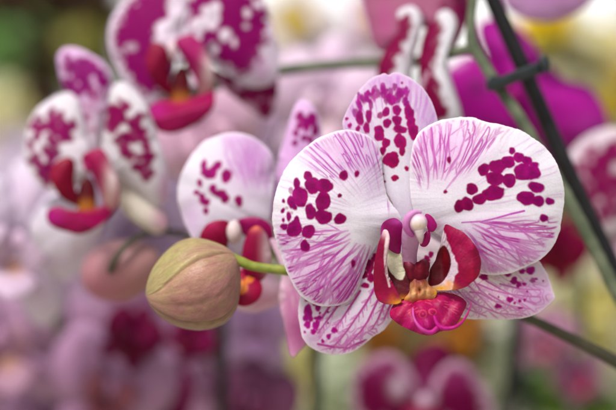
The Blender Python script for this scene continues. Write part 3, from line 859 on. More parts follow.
def build_bud():
    up = np.array([(238, 258), (231, 251), (222, 245.5), (207, 240.5), (193, 238.6), (178, 243), (165, 253), (156, 264), (149.5, 276), (146.2, 287), (145.6, 294)], float)
    lo = np.array([(239, 262), (241, 275), (240.5, 290), (237, 309), (226, 323.5), (211, 330), (196, 331), (180, 328), (165, 321), (152, 309), (146, 297)], float)
    nt, nphi = 150, 200
    def spl(p):
        q = np.concatenate([[2 * p[0] - p[1]], p, [2 * p[-1] - p[-2]]])
        out = []
        for i in range(1, len(q) - 2):
            t = (np.arange(30) / 30)[:, None]
            a, b, c, d = q[i - 1], q[i], q[i + 1], q[i + 2]
            out.append(0.5 * (2 * b + (c - a) * t + (2 * a - 5 * b + 4 * c - d) * t ** 2 + (3 * b - a - 3 * c + d) * t ** 3))
        out.append(p[-1:]); r = np.concatenate(out)
        L = np.concatenate([[0], np.cumsum(np.hypot(*np.diff(r, axis=0).T))])
        s = np.linspace(0, L[-1], nt)
        return np.stack([np.interp(s, L, r[:, 0]), np.interp(s, L, r[:, 1])], 1)
    U, Lo = spl(up), spl(lo)
    c = (U + Lo) / 2; h = (U - Lo) / 2; rad = np.hypot(h[:, 0], h[:, 1])
    phi = np.linspace(0, 2 * math.pi, nphi, endpoint=False)
    T = np.linspace(0, 1, nt)[:, None]
    PH = phi[None, :]
    # seam lines: angle from the top edge towards the camera
    seamA = np.radians(34 + 50 * T ** 0.8) + 0.05 * np.sin(T * 9)
    seamB = np.radians(158 - 30 * T) + 0 * PH
    seamC = np.radians(265 + 0 * T)
    def dd(a): return (PH - a + math.pi) % (2 * math.pi) - math.pi
    disp = np.zeros((nt, nphi))
    dA, dB, dC = dd(seamA), dd(seamB), dd(seamC)
    env = sstep(0, 0.08, T) * sstep(1.0, 0.9, T)
    # overlap step: the upper sepal folds over the lower along seam A, with a lip
    disp += 0.028 * np.exp(-((dA + 0.06) / 0.10) ** 2) - 0.05 * np.exp(-((dA - 0.035) / 0.05) ** 2) + 0.02 * np.exp(-((dA - 0.3) / 0.2) ** 2)
    disp += 0.012 * np.sin(T * 34) * np.exp(-(dA / 0.12) ** 2) * sstep(0.6, 0.2, T)
    disp += 0.030 * np.exp(-((dB + 0.10) / 0.14) ** 2) - 0.060 * np.exp(-((dB - 0.03) / 0.06) ** 2)
    disp += -0.05 * np.exp(-(dC / 0.08) ** 2)
    # faint lengthwise ribs
    disp += -0.022 * np.exp(-(dd(np.radians(118 - 10 * T)) / 0.09) ** 2) * sstep(0.0, 0.3, T)
    disp += 0.004 * np.sin(PH * 13 + 5 * T)
    disp += 0.02 * np.sin(PH * 3 + 1)
    nz = fbm(PH * 3 + 0 * T, T * 6 + 0 * PH, 3, 3) - 0.5
    disp += 0.05 * nz
    disp = disp * env
    co, si = np.cos(PH), np.sin(PH)
    X = c[:, :1] + h[:, :1] * co * (1 + disp); Yv = c[:, 1:] + h[:, 1:] * co * (1 + disp)
    dep = -13 + (rad[:, None] * S * 1000 * 0.98) * si * (1 + disp)
    V = PV(X.ravel(), Yv.ravel(), dep.ravel())
    # colour
    green, yellow, pink, dusk, cream = map(lin, ((142, 130, 82), (176, 162, 108), (168, 112, 110), (122, 76, 82), (206, 186, 136)))
    t3 = T[..., None] + 0 * PH[..., None]
    top = green * 0.5 + yellow * 0.5
    n1 = fbm(PH * 4 + 0 * T, T * 9 + 0 * PH, 11, 4)[..., None]
    n2 = fbm(PH * 7 + 0 * T, T * 9 + 0 * PH, 14, 3)[..., None]
    colt = green * (1 - n1) + yellow * n1
    pinkmix = sstep(0.45, 0.75, n2) * 0.45 * sstep(0.7, 0.1, t3)
    colt = colt * (1 - pinkmix) + pink * pinkmix
    pk2 = np.exp(-((dA[..., None] + 0.22) / 0.22) ** 2) * sstep(0.65, 0.2, t3) * 0.55
    colt = colt * (1 - pk2) + pink * pk2
    lowc = pink * (1 - n1 * 0.5) + yellow * n1 * 0.5
    m2 = sstep(0.35, 0.0, t3) * 0.6 * np.exp(-(dA[..., None] / 0.7) ** 2)           # yellow green near the stalk
    lowc = lowc * (1 - m2) + yellow * m2
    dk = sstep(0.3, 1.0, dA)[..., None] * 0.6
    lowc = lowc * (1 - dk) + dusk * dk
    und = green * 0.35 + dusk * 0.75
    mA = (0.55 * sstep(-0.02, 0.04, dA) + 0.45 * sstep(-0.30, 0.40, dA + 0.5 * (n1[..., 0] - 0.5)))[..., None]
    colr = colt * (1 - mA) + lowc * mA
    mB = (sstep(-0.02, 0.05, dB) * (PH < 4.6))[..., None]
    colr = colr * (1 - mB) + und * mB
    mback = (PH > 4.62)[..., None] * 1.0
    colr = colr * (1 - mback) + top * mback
    lipl = np.exp(-((dA + 0.05) / 0.035) ** 2)[..., None] * 0.32 * sstep(0.2, 0.5, t3)  # cream highlight painted along the lip of the seam
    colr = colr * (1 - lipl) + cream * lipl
    sh = (np.exp(-((dA - 0.03) / 0.03) ** 2) * 0.5 * sstep(0.75, 0.3, T))[..., None]  # shade painted as a dark line just below that lip
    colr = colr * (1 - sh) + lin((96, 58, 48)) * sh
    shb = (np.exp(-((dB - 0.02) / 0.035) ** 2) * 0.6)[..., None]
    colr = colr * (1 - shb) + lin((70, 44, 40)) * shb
    sp_ = fbm(PH * 9 + 0 * T, T * 13 + 0 * PH, 41, 4)[..., None]
    colr = colr * (1 - 0.24 * sstep(0.50, 0.72, sp_)) + lin((150, 96, 94)) * 0.24 * sstep(0.50, 0.72, sp_)
    colr = colr * (1 - 0.28 * sstep(0.5, 0.26, sp_)) + lin((164, 146, 96)) * 0.28 * sstep(0.5, 0.26, sp_)
    f3 = fbm(PH * 22 + 0 * T, T * 22 + 0 * PH, 21, 3)[..., None]
    vv = fbm(PH * 26 + 1.5 * np.sin(T * 3), T * 3 + 0 * PH, 23, 3)[..., None]
    colr = colr * (1 - 0.35 * sstep(0.5, 0.68, vv)) + lin((150, 100, 92)) * 0.35 * sstep(0.5, 0.68, vv)
    colr = colr * (0.80 + 0.4 * f3)
    ribs = (0.96 + 0.05 * sstep(0.35, 0.65, fbm(PH * 10 + 0.5 * T, T * 1.5 + 0 * PH, 8, 2)))[..., None]
    colr = colr * ribs
    faces = []
    i = np.arange(nphi); j = (i + 1) % nphi
    for k in range(nt - 1):
        faces.append(np.stack([k * nphi + i, k * nphi + j, (k + 1) * nphi + j, (k + 1) * nphi + i], 1))
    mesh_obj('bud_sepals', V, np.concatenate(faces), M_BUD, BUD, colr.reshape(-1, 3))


build_bud()
tube('pedicel', BUD, [(336, 277, -16), (310, 274.5, -14), (286, 270.5, -13), (268, 268.5, -13), (252, 266, -13), (240, 261.5, -13), (232, 259, -13)], [5.2, 5.2, 5.0, 4.7, 4.6, 5.2, 6.5], M_STALK, 16, 8)

exec_bg = True
# =================================================================== BACKGROUND FLOWERS
def bg_petal(parent, name, outline, base, tip, d0, d1, base_col, painter=None, nt=110, nr=26, bulge=2.5, curl=2.0, ruffle=0.8, k=4, ph=0.3, res=2, mat=None, centre=None, thick=0.0004):
    g = Pigment(outline, base_col, res)
    g.mottle(0.05, 0.05, seed=int(abs(d0) * 7 + outline[0][0]) % 997)
    if painter: painter(g)
    return sheet(name, parent, outline, petal_depth(base, tip, d0, d1, bulge, curl, ruffle, k, ph, 0.4, 0, int(outline[0][0]) % 50, 0.02), g, mat or M_PETAL, nt, nr, thick, centre)


# ---- second orchid, left behind the big one
F2 = root('orchid_flower', P(250, 230, -42), 'white spotted orchid with red lip, half hidden behind the closed bud', 'orchid')
o = [(268, 220), (272, 200), (273.5, 182), (274, 165), (270, 152), (256, 139), (237.5, 133), (219, 135.5), (201, 144.5), (186, 165), (178.5, 184), (178, 198), (181, 212), (186, 226), (195, 240), (215, 242), (240, 236), (258, 230)]
def _p(g):
    g.haze(250, 160, 26, 34, (216, 160, 216), 0.75); g.haze(192, 220, 14, 24, (218, 176, 222), 0.6)
    b = smooth(o, 100); r = reach_of((262, 226), b)
    g.veins((262, 226), (215, 136), (274, 165), r, 14, 0.45, 0.95, (196, 100, 196), 1.3, 0.55, 5, 0.05)
    g.rim(b, (236, 224, 236), 3, 0.6)
    g.spots([(204, 166, 3, 6), (209, 174, 7, 5.2), (218, 165.5, 4.2, 4), (214, 169, 4, 3.5), (226.6, 176, 5.2, 6.5), (213, 189, 4, 4.5), (220.6, 194, 6, 4.5), (225, 198, 4.5, 5), (239, 201, 3.7, 5.8),
             (205, 201.7, 5, 4.2), (206, 211, 2.8, 3.5), (197, 192.6, 3.2, 2.6), (202, 196, 3, 3), (200, 183, 2.5, 4)], (146, 6, 84), (156, 16, 116), centre=(245, 225), span=90, seed=7)
bg_petal(F2, 'petal', o, (266, 226), (180, 180), -33, -37, (230, 222, 234), _p, 240, 70, res=3)
o = [(262, 220), (272, 188), (281, 150), (290, 120), (296, 105), (302, 100), (310, 103), (317, 112), (321, 125), (321, 150), (308, 182), (286, 212)]
def _p(g):
    g.haze(300, 165, 26, 50, (222, 168, 224), 0.7)
    g.rim(smooth(o, 80), (236, 206, 236), 3, 0.6)
    g.spots([(300, 117, 4.5, 5), (312, 119, 5, 6), (306, 124, 4, 8), (315, 130, 3.5, 6), (296, 133, 2.6, 4), (295, 143, 3, 3), (304, 138, 3, 3.5), (299, 126, 3, 4), (310, 140, 3, 4)], (150, 8, 110), (150, 8, 110), seed=8)
bg_petal(F2, 'dorsal_sepal', o, (266, 218), (304, 101), -40, -46, (228, 190, 228), _p, 160, 50, res=3)
o = [(276, 224), (296, 182), (330, 168), (368, 190), (374, 235), (350, 262), (312, 262), (288, 244)]
bg_petal(F2, 'petal', o, (272, 228), (370, 225), -40, -44, (228, 214, 232), lambda g: g.spots([(330, 210, 8), (345, 225, 7), (318, 228, 6)], SPOT_IN, SPOT_OUT))
o = [(270, 240), (284, 262), (281, 282), (279, 300), (284, 322), (291, 356), (300, 350), (312, 335), (320, 300), (310, 265), (290, 244)]
def _p(g):
    g.haze(298, 330, 14, 30, (208, 96, 168), 0.75)
    r = reach_of((286, 246), smooth(o, 80)); g.veins((286, 246), (283, 320), (315, 320), r, 9, 0.3, 0.95, (196, 70, 160), 1.4, 0.6, 6, 0.06)
bg_petal(F2, 'lateral_sepal', o, (280, 244), (292, 354), -30, -26, (226, 190, 210), _p, 140, 40, res=3, curl=0.6, bulge=1.5)
o = [(245, 250), (262, 262), (280, 282), (284, 298), (270, 308), (248, 312), (228, 300), (226, 272)]
bg_petal(F2, 'lateral_sepal', o, (246, 252), (262, 308), -42, -44, (226, 196, 214), lambda g: g.haze(262, 300, 18, 12, (226, 150, 190), 0.6), res=3)
LP2 = bpy.data.objects.new('lip', None); COL.objects.link(LP2); LP2.parent = F2
o = [(200, 238), (203, 230), (209, 223.5), (217, 220.5), (225, 220.5), (229, 224), (229, 236), (227, 248), (222, 262), (210, 256), (203, 248)]
bg_petal(LP2, 'side_lobe', o, (228, 262), (210, 222), -30, -26, (146, 2, 58), lambda g: g.haze(212, 226, 10, 6, (190, 30, 100), 0.5), mat=M_LIP, bulge=0.8, curl=0.6, ruffle=0.2)
o = [(243, 250), (245.5, 239), (250.5, 230), (257, 226), (263, 230), (268, 240), (271, 256), (268, 272), (258, 282), (246, 278), (242, 264)]
def _p(g):
    g.haze(268, 250, 7, 26, (228, 196, 202), 1.0); g.haze(255, 228, 8, 4, (226, 110, 80), 0.7)
bg_petal(LP2, 'side_lobe', o, (255, 280), (257, 227), -27, -24, (150, 4, 64), _p, mat=M_LIP, bulge=1.5, curl=1, ruffle=0.2)
o = [(234, 272), (246, 270), (256, 276), (262, 288), (258, 300), (246, 306), (234, 302), (230, 286)]
bg_petal(LP2, 'mid_lobe', o, (246, 272), (246, 306), -28, -22, (160, 4, 62), lambda g: g.spots([(242, 287, 5, 7), (249, 280, 4, 3)], (214, 120, 40), (214, 120, 40)), mat=M_LIP, bulge=1, curl=1, ruffle=0.3)
lump('column', F2, 234, 232, -28, 8, 12, 3, M_LIP, color=(226, 204, 204), seed=4)
o = [(238, 222), (250, 217), (264, 220), (272, 228), (273, 246), (266, 240), (256, 228), (246, 236)]
bg_petal(LP2, 'throat', o, (250, 240), (255, 218), -33, -31, (158, 8, 92), None, mat=M_LIP, bulge=0.6, curl=0.4, ruffle=0.2)
tube('pedicel', F2, [(256, 236, -44), (270, 250, -52), (300, 268, -40), (330, 277, -18)], [6, 5, 5, 4.5], M_STALK)


def lip_parts(F, left, right, mid, dark, yel, d, cl=(160, 8, 50), cr=(190, 20, 100), cm=(178, 12, 84), white_side=None):
    LPx = bpy.data.objects.new('lip', None); COL.objects.link(LPx); LPx.parent = F
    c = np.mean(left, 0)
    bg_petal(LPx, 'side_lobe', left, tuple(np.array(dark)), tuple(c), d, d + 5, cl, None, 80, 18, mat=M_LIP, bulge=0.8, curl=0.8, ruffle=0.2)
    def pr(g):
        if white_side is not None: g.haze(*white_side, (222, 198, 200), 1.0); g.haze(white_side[0] - 4, white_side[1] + 18, 9, 10, (206, 168, 160), 0.8)
    bg_petal(LPx, 'side_lobe', right, tuple(np.array(dark)), tuple(np.mean(right, 0)), d, d + 5, cr, pr, 80, 18, mat=M_LIP, bulge=0.8, curl=0.8, ruffle=0.2)
    def pm(g):
        g.haze(mid[0][0] + 6, mid[0][1] + 4, 12, 9, (176, 20, 130), 0.7)
        g.haze(yel[0], yel[1] + 2, 12, 5, (206, 90, 50), 0.6)
    bg_petal(LPx, 'mid_lobe', mid, yel, tuple(np.mean(mid, 0)), d + 1, d + 8, cm, pm, 90, 18, mat=M_LIP, bulge=1.0, curl=1.0, ruffle=0.4)
    def tpaint(X, Y, Dp):
        t = sstep(yel[1] - 12, yel[1] + 5, Y + 5 * (fbm(X * 0.3, Y * 0.3, 4, 2) - 0.5))[:, None]
        return lin((92, 4, 24)) * (1 - t) + lin((196, 122, 44)) * t
    ry = abs(yel[1] - dark[1]) + 5
    lump('throat', LPx, (dark[0] + yel[0]) / 2, (dark[1] + yel[1]) / 2, d - 1, 10, ry, 2, M_LIP, paint=tpaint, seed=3, nu=28, nv=16)
    return LPx


# ---- left orchid
FL = root('orchid_flower', P(90, 180, -75), 'white orchid with magenta blotches and open red lip, leftmost of the blotched flowers', 'orchid')
o = [(64, 87), (59, 70), (58, 57), (64, 48.5), (77, 48), (93, 56), (106, 66), (112, 80), (110, 102), (103, 132), (97, 168), (86, 168), (82, 132), (73, 102)]
def _p(g):
    g.haze(94, 140, 20, 30, (232, 220, 228), 0.9)
    g.cluster([(64, 60), (80, 55), (98, 68), (107, 84), (92, 96), (68, 90)], 34, 3, 6.5, (134, 4, 104), 11)
    g.cluster([(80, 96), (106, 92), (102, 116), (96, 150), (88, 140)], 16, 1.6, 3.4, (164, 40, 116), 12, op=0.6)
bg_petal(FL, 'dorsal_sepal', o, (92, 165), (66, 50), -70, -74, (224, 188, 224), _p, 140, 40)
o = [(90, 162), (85, 130), (80, 104), (70, 93), (58, 95), (49, 100), (39, 108), (31, 120), (24.5, 140), (24, 155), (28, 168), (34, 178), (42, 187), (55, 192), (75, 187), (88, 177)]
def _p(g):
    g.rim(smooth(o, 90), (232, 222, 232), 5, 0.7)
    g.cluster([(30, 126), (44, 114), (62, 108), (74, 122), (72, 140), (60, 150), (62, 166), (52, 182), (38, 180), (26, 152)], 58, 2.6, 5.6, (130, 2, 84), 14)
bg_petal(FL, 'petal', o, (88, 168), (26, 145), -64, -70, (230, 222, 230), _p, 160, 46)
o = [(100, 168), (104, 132), (108, 102), (113, 87), (120, 82), (128, 84.5), (140, 97), (150, 115), (158, 140), (166, 165), (169, 185), (167, 200), (155, 206), (140, 192), (122, 180), (108, 178)]
def _p(g):
    g.rim(smooth(o, 90), (230, 222, 230), 5, 0.6)
    g.cluster([(106, 98), (124, 98), (142, 112), (150, 136), (154, 160), (152, 184), (138, 182), (126, 164), (112, 144), (104, 122)], 60, 2.4, 5.4, (130, 4, 78), 15)
    g.haze(164, 190, 7, 22, (214, 150, 196), 0.7)
bg_petal(FL, 'petal', o, (104, 172), (155, 140), -64, -60, (228, 222, 228), _p, 160, 46, bulge=4)
o = [(110, 182), (122, 174), (138, 186), (154, 200), (166, 214), (166, 228), (156, 233), (140, 226), (124, 212)]
bg_petal(FL, 'lateral_sepal', o, (112, 184), (164, 230), -70, -66, (226, 218, 206), lambda g: g.haze(162, 220, 12, 14, (216, 150, 190), 0.7))
o = [(92, 196), (70, 192), (46, 202), (30, 226), (40, 250), (66, 258), (92, 246), (106, 222)]
bg_petal(FL, 'lateral_sepal', o, (92, 200), (42, 248), -72, -78, (228, 218, 232), None)
lip_parts(FL, [(50, 174), (56.5, 162), (69, 157), (75, 164), (74, 182), (79, 205), (64, 200), (54, 187)],
          [(82, 158), (90, 151), (102, 149), (111, 163), (119, 186), (118, 206), (108, 212), (101, 194), (92, 174)],
          [(47, 213), (56, 207), (68, 210), (84, 211), (98, 208), (111, 203), (114, 210), (105, 222), (82, 234), (62, 230), (49, 224)], (88, 190), (86, 206), -62,
          (140, 2, 50), (160, 10, 80), (150, 2, 76), (112, 182, 8, 24))
lump('column', FL, 89, 162, -60, 6, 10, 3, M_LIP, color=(196, 40, 120))
tube('pedicel', FL, [(96, 170, -74), (120, 140, -92), (150, 110, -98), (175, 95, -96)], [6, 5, 5, 5], M_STEM)

# ---- upper orchid
FU = root('orchid_flower', P(185, 75, -85), 'mostly magenta orchid with white rims, cut by the upper edge at the left', 'orchid')
o = [(172, 78), (178, 46), (186, 20), (188, -5), (175, -22), (150, -20), (128, -4), (115, 13), (109, 28), (109, 50), (118, 71), (131, 90), (146, 106), (158, 102), (166, 90)]
def _p(g):
    g.poly([(118, 20), (128, 6), (150, -8), (170, 0), (176, 16), (160, 28), (158, 44), (172, 60), (166, 84), (150, 96), (134, 84), (122, 62), (117, 40)], (140, 1, 98), 2.5, 1, 8, 5)
    g.spots([(167, 30, 10, 10), (176, 20, 6, 16), (172, 8, 4, 7), (131, 47, 5, 3.5, 0, .6)], (228, 214, 228), (228, 214, 228), seed=3, soft=2)
bg_petal(FU, 'petal', o, (170, 78), (112, 35), -76, -82, (228, 212, 228), _p, 160, 46)
o = [(178, 64), (181, 38), (186, 15), (195, -12), (225, -26), (250, -19), (264, 0), (273, 24), (279, 54), (276, 78), (262, 87), (245, 85), (230, 76), (214, 64), (196, 56)]
def _p(g):
    g.poly([(188, 8), (200, -10), (225, -16), (250, -8), (264, 10), (268, 36), (262, 52), (256, 70), (240, 74), (224, 64), (208, 50), (194, 40)], (140, 1, 98), 2.5, 1, 9, 6)
    g.spots([(200, 24, 8, 7), (212, 18, 7, 10), (215, 8, 5, 6), (225, 35, 5, 6), (206, 10, 4, 4), (214, 48, 4, 5), (247, 13, 3, 4), (246, 26, 2.4, 2), (198, 36, 3, 5), (234, 42, 2, 4), (256, 4, 3, 3)], (228, 214, 228), (228, 214, 228), seed=4, soft=1.5)
    g.haze(262, 70, 10, 14, (216, 160, 208), 0.6)
bg_petal(FU, 'petal', o, (185, 62), (272, 20), -76, -72, (228, 214, 230), _p, 160, 46)
o = [(212, 68), (230, 76), (254, 84), (276, 78), (277, 98), (268, 118), (256, 113), (238, 100), (222, 86)]
def _p(g):
    g.cluster([(218, 70), (250, 82), (277, 80), (278, 100), (266, 118), (250, 108), (230, 92)], 60, 2.6, 5.4, (134, 6, 78), 16)
bg_petal(FU, 'lateral_sepal', o, (212, 70), (268, 114), -80, -84, (220, 176, 206), _p)
lip_parts(FU, [(146.5, 55), (153, 43), (165, 46), (169, 59), (168, 76), (174, 97), (157, 86), (147, 69)],
          [(175, 42), (186, 35), (196, 37), (207, 53), (214, 74), (211, 92), (201, 100), (196, 82), (186, 62)],
          [(150, 106), (162, 99), (180, 101), (199, 95), (214, 92), (214, 106), (203, 119), (180, 132), (160, 131), (152, 119)], (184, 80), (178, 98), -72,
          (140, 2, 56), (166, 16, 100), (150, 2, 76), (209, 72, 8, 24))
lump('column', FU, 172, 50, -70, 5, 10, 3, M_LIP, color=(226, 196, 206))
tube('pedicel', FU, [(190, 66, -86), (205, 75, -96), (225, 80, -98), (245, 76, -96)], [6, 5, 5, 5], M_STEM)

# ---- orchid hanging at the top, seen from below and behind
FD = root('orchid_flower', P(430, 10, -70), 'dusky pink orchid hanging from the top edge with two folded crimson petals edged white', 'orchid')
o = [(398, 12), (410, 6), (418, 10), (422, 20), (420, 36), (414, 56), (410, 80), (406, 112), (390, 112), (378, 84), (380, 62), (392, 40), (402, 26)]
def _p(g):
    g.poly([(366, 90), (370, 60), (384, 36), (398, 18), (408, 14), (411, 24), (409, 36), (402, 50), (396, 60), (394, 78), (391, 114), (374, 118)], (134, 8, 70), 1.8, 1, 6, 5)
    g.cluster([(394, 60), (404, 50), (402, 90), (396, 100)], 12, 1, 2.4, (150, 30, 96), 5, op=0.7)
bg_petal(FD, 'petal', o, (412, 8), (398, 110), -66, -60, (228, 222, 230), _p, 120, 34, bulge=3)
o = [(438, 14), (446, 10), (454, 16), (456, 28), (450, 42), (447, 56), (449, 72), (454, 90), (461, 112), (459, 124), (440, 124), (428, 106), (420, 84), (419, 60), (424, 36), (432, 20)]
def _p(g):
    g.poly([(410, 84), (410, 56), (418, 30), (432, 14), (440, 22), (442, 36), (437, 44), (438, 54), (435, 66), (436, 80), (442, 92), (447, 108), (446, 120), (430, 122)], (130, 6, 66), 1.8, 1, 6, 6)
    g.spots([(424, 80, 2, 4), (422, 88, 2, 3), (428, 74, 1.6, 2.5)], (222, 180, 204), (222, 180, 204), seed=3)
bg_petal(FD, 'petal', o, (446, 10), (450, 122), -66, -58, (228, 224, 230), _p, 120, 34, bulge=3)
o = [(366, -24), (425, -40), (484, -24), (476, 4), (466, 24), (456, 46), (446, 48), (434, 34), (418, 26), (400, 30), (382, 52), (370, 30)]
def _p(g):
    g.haze(462, 12, 14, 30, (136, 14, 84), 0.95); g.haze(385, 20, 10, 24, (190, 80, 146), 0.6); g.cluster([(440, -10), (474, -12), (470, 12), (456, 36), (446, 30)], 40, 1.5, 3.2, (120, 4, 64), 9, op=0.7)
bg_petal(FD, 'dorsal_sepal', o, (425, -30), (425, 25), -76, -70, (176, 104, 136), _p, 120, 34, bulge=4)
tube('pedicel', FD, [(430, -20, -74), (450, -30, -66), (470, -20, -58), (473, 4, -54)], [6, 5, 5, 5], M_STEM)

# ---- magenta orchid at the upper right
FM = root('orchid_flower', P(510, 85, -135), 'plain bright magenta orchid with no spots behind the black clip', 'orchid')
o = [(445, 78), (455, 63), (470, 56), (488, 60), (505, 78), (520, 108), (530, 140), (500, 144), (470, 138), (452, 112)]
bg_petal(FM, 'petal', o, (520, 100), (450, 85), -128, -134, (170, 14, 140), lambda g: (g.haze(476, 88, 14, 14, (110, 2, 92), 0.8), g.haze(458, 64, 12, 5, (220, 150, 210), 0.9, -0.4), g.haze(500, 128, 20, 14, (180, 40, 154), 0.7)), bulge=7, curl=7, ruffle=1.5)  # shaded middle and pale edge highlight painted into the petal colour
o = [(500, 60), (530, 46), (560, 76), (590, 88), (606, 114), (606, 138), (586, 152), (552, 148), (524, 122)]
bg_petal(FM, 'petal', o, (515, 100), (600, 130), -128, -124, (186, 28, 158), lambda g: (g.haze(590, 130, 20, 18, (198, 66, 178), 0.8), g.haze(540, 70, 16, 12, (140, 4, 116), 0.7), g.haze(545, 120, 12, 20, (150, 6, 124), 0.6, 0.6)), bulge=7, curl=7, ruffle=1.5)  # lighter rim and darker inner shading painted into the colour
o = [(478, 26), (492, 18), (514, 24), (534, 44), (540, 74), (520, 92), (498, 80), (484, 54)]
bg_petal(FM, 'dorsal_sepal', o, (515, 92), (492, 20), -134, -138, (166, 20, 140), lambda g: g.haze(505, 40, 14, 12, (190, 50, 170), 0.6), bulge=6, curl=6)  # lighter patch painted in as petal shading
o = [(505, 105), (530, 120), (552, 150), (560, 190), (535, 195), (512, 160)]
bg_petal(FM, 'lateral_sepal', o, (510, 105), (545, 190), -134, -138, (160, 14, 132), lambda g: g.haze(505, 40, 14, 12, (190, 50, 170), 0.6), bulge=6, curl=6)
lump('column', FM, 514, 96, -122, 7, 10, 4, M_LIP, color=(150, 10, 110))
tube('pedicel', FM, [(515, 100, -138), (530, 90, -160), (560, 120, -180), (640, 260, -190)], [6, 5, 5, 5], M_STEM)

# ---- stem, branch, stake and clip
st = tube('flower_spike', None, [(474, -40, -54), (473, 0, -54), (471, 24, -54), (473, 44, -54), (484, 64, -53), (499, 88, -52), (520, 118, -51), (544, 158, -50), (567, 198, -49), (592, 244, -49), (616, 292, -50), (660, 380, -54), (690, 470, -60)],
          [4.4, 4.4, 4.8, 6.8, 5.8, 5.6, 6, 5.8, 6.8, 6.2, 6.6, 7, 7.5], M_STEM, 16, 10, wob=0.05)
st['label'] = 'thick grey green stem clipped to the black stake'; st['category'] = 'flower stem'
br = tube('flower_spike', None, [(473, 49, -54), (460, 51, -60), (430, 58, -74), (400, 63, -84), (368, 63.5, -90), (330, 65, -94), (300, 68, -96), (272, 72, -97), (240, 78, -97), (205, 88, -96), (172, 98, -96)],
          [6, 5.2, 5.2, 5.2, 5.4, 5.6, 5.8, 6, 6, 5.5, 5], M_STEM, 16, 8, wob=0.04)
br['label'] = 'green side stem running level from the forked stem to the magenta blotched flowers'; br['category'] = 'flower stem'
sk = tube('plant_stake', None, [(474, -45, -66), (493, 0, -65), (517, 54, -64), (540, 106, -63), (566, 166, -61), (597, 232, -60), (640, 322, -58), (690, 430, -56)], [8.4, 8.4, 8.4, 8.2, 8.2, 8.2, 8.2, 8.2], M_STAKE, 16, 8, wob=0.02)
sk['label'] = 'black plant stake slanting down from the top edge'; sk['category'] = 'plant stake'


def prism(name, parent, outline, d_front, d_back, mat, bevel=0.0012):
    n = len(outline); o = np.asarray(outline, float)
    df = np.array([d_front(x) for x in o[:, 0]]); db = np.array([d_back(x) for x in o[:, 0]])
    v = np.concatenate([PV(o[:, 0], o[:, 1], df), PV(o[:, 0], o[:, 1], db)])
    f = [tuple(range(n)), tuple(range(2 * n - 1, n - 1, -1))] + [(i, i + n, (i + 1) % n + n, (i + 1) % n) for i in range(n)]
    ob = mesh_obj(name, v, f, mat, parent)
    md = ob.modifiers.new('soft_edge', 'BEVEL'); md.width = bevel; md.segments = 3; md.limit_method = 'ANGLE'
    return ob


def build_clip():
    c = root('plant_clip', P(517, 74, -58), 'black plastic clip holding the grey green stem to the stake', 'plant clip')
    prism('clip_jaw', c, [(486, 79), (490, 75.5), (502, 76), (514, 70.5), (528, 65.5), (540, 61), (544, 66), (543, 74), (530, 77.5), (516, 82.5), (503, 88.5), (491, 92), (486.5, 88)],
          lambda x: -44 - 0.10 * (x - 486), lambda x: -50 - 0.10 * (x - 486), M_CLIP)
    prism('clip_jaw', c, [(488, 80), (500, 78), (516, 72), (530, 67), (542, 62), (545, 68), (530, 74), (516, 79), (502, 85), (490, 88)], lambda x: -70, lambda x: -76, M_CLIP)
    prism('clip_hinge', c, [(485, 78), (491, 76.5), (493, 90), (487, 91.5)], lambda x: -49, lambda x: -71, M_CLIP)
    prism('clip_grip', c, [(538, 61), (540, 55.5), (545, 54), (550.5, 62), (551, 70), (547, 73), (542, 72)], lambda x: -48, lambda x: -74, M_CLIP)


build_clip()

# ---- generic whole orchid for the blurred ranks behind
CAN = dict(
    petal_r=[(6, -4), (8, -42), (32, -76), (68, -82), (97, -56), (105, -15), (93, 24), (66, 46), (36, 40), (12, 12)],
    dorsal=[(-9, 0), (-30, -48), (-29, -92), (0, -116), (29, -92), (30, -48), (9, 0)],
    sepal_r=[(3, 4), (38, 22), (72, 58), (70, 94), (46, 110), (16, 82), (0, 32)],
    lobe_r=[(8, 12), (22, -12), (40, -4), (42, 22), (26, 44), (10, 34)],
    mid=[(-16, 34), (0, 30), (16, 34), (34, 52), (22, 74), (0, 84), (-22, 74), (-34, 52)])


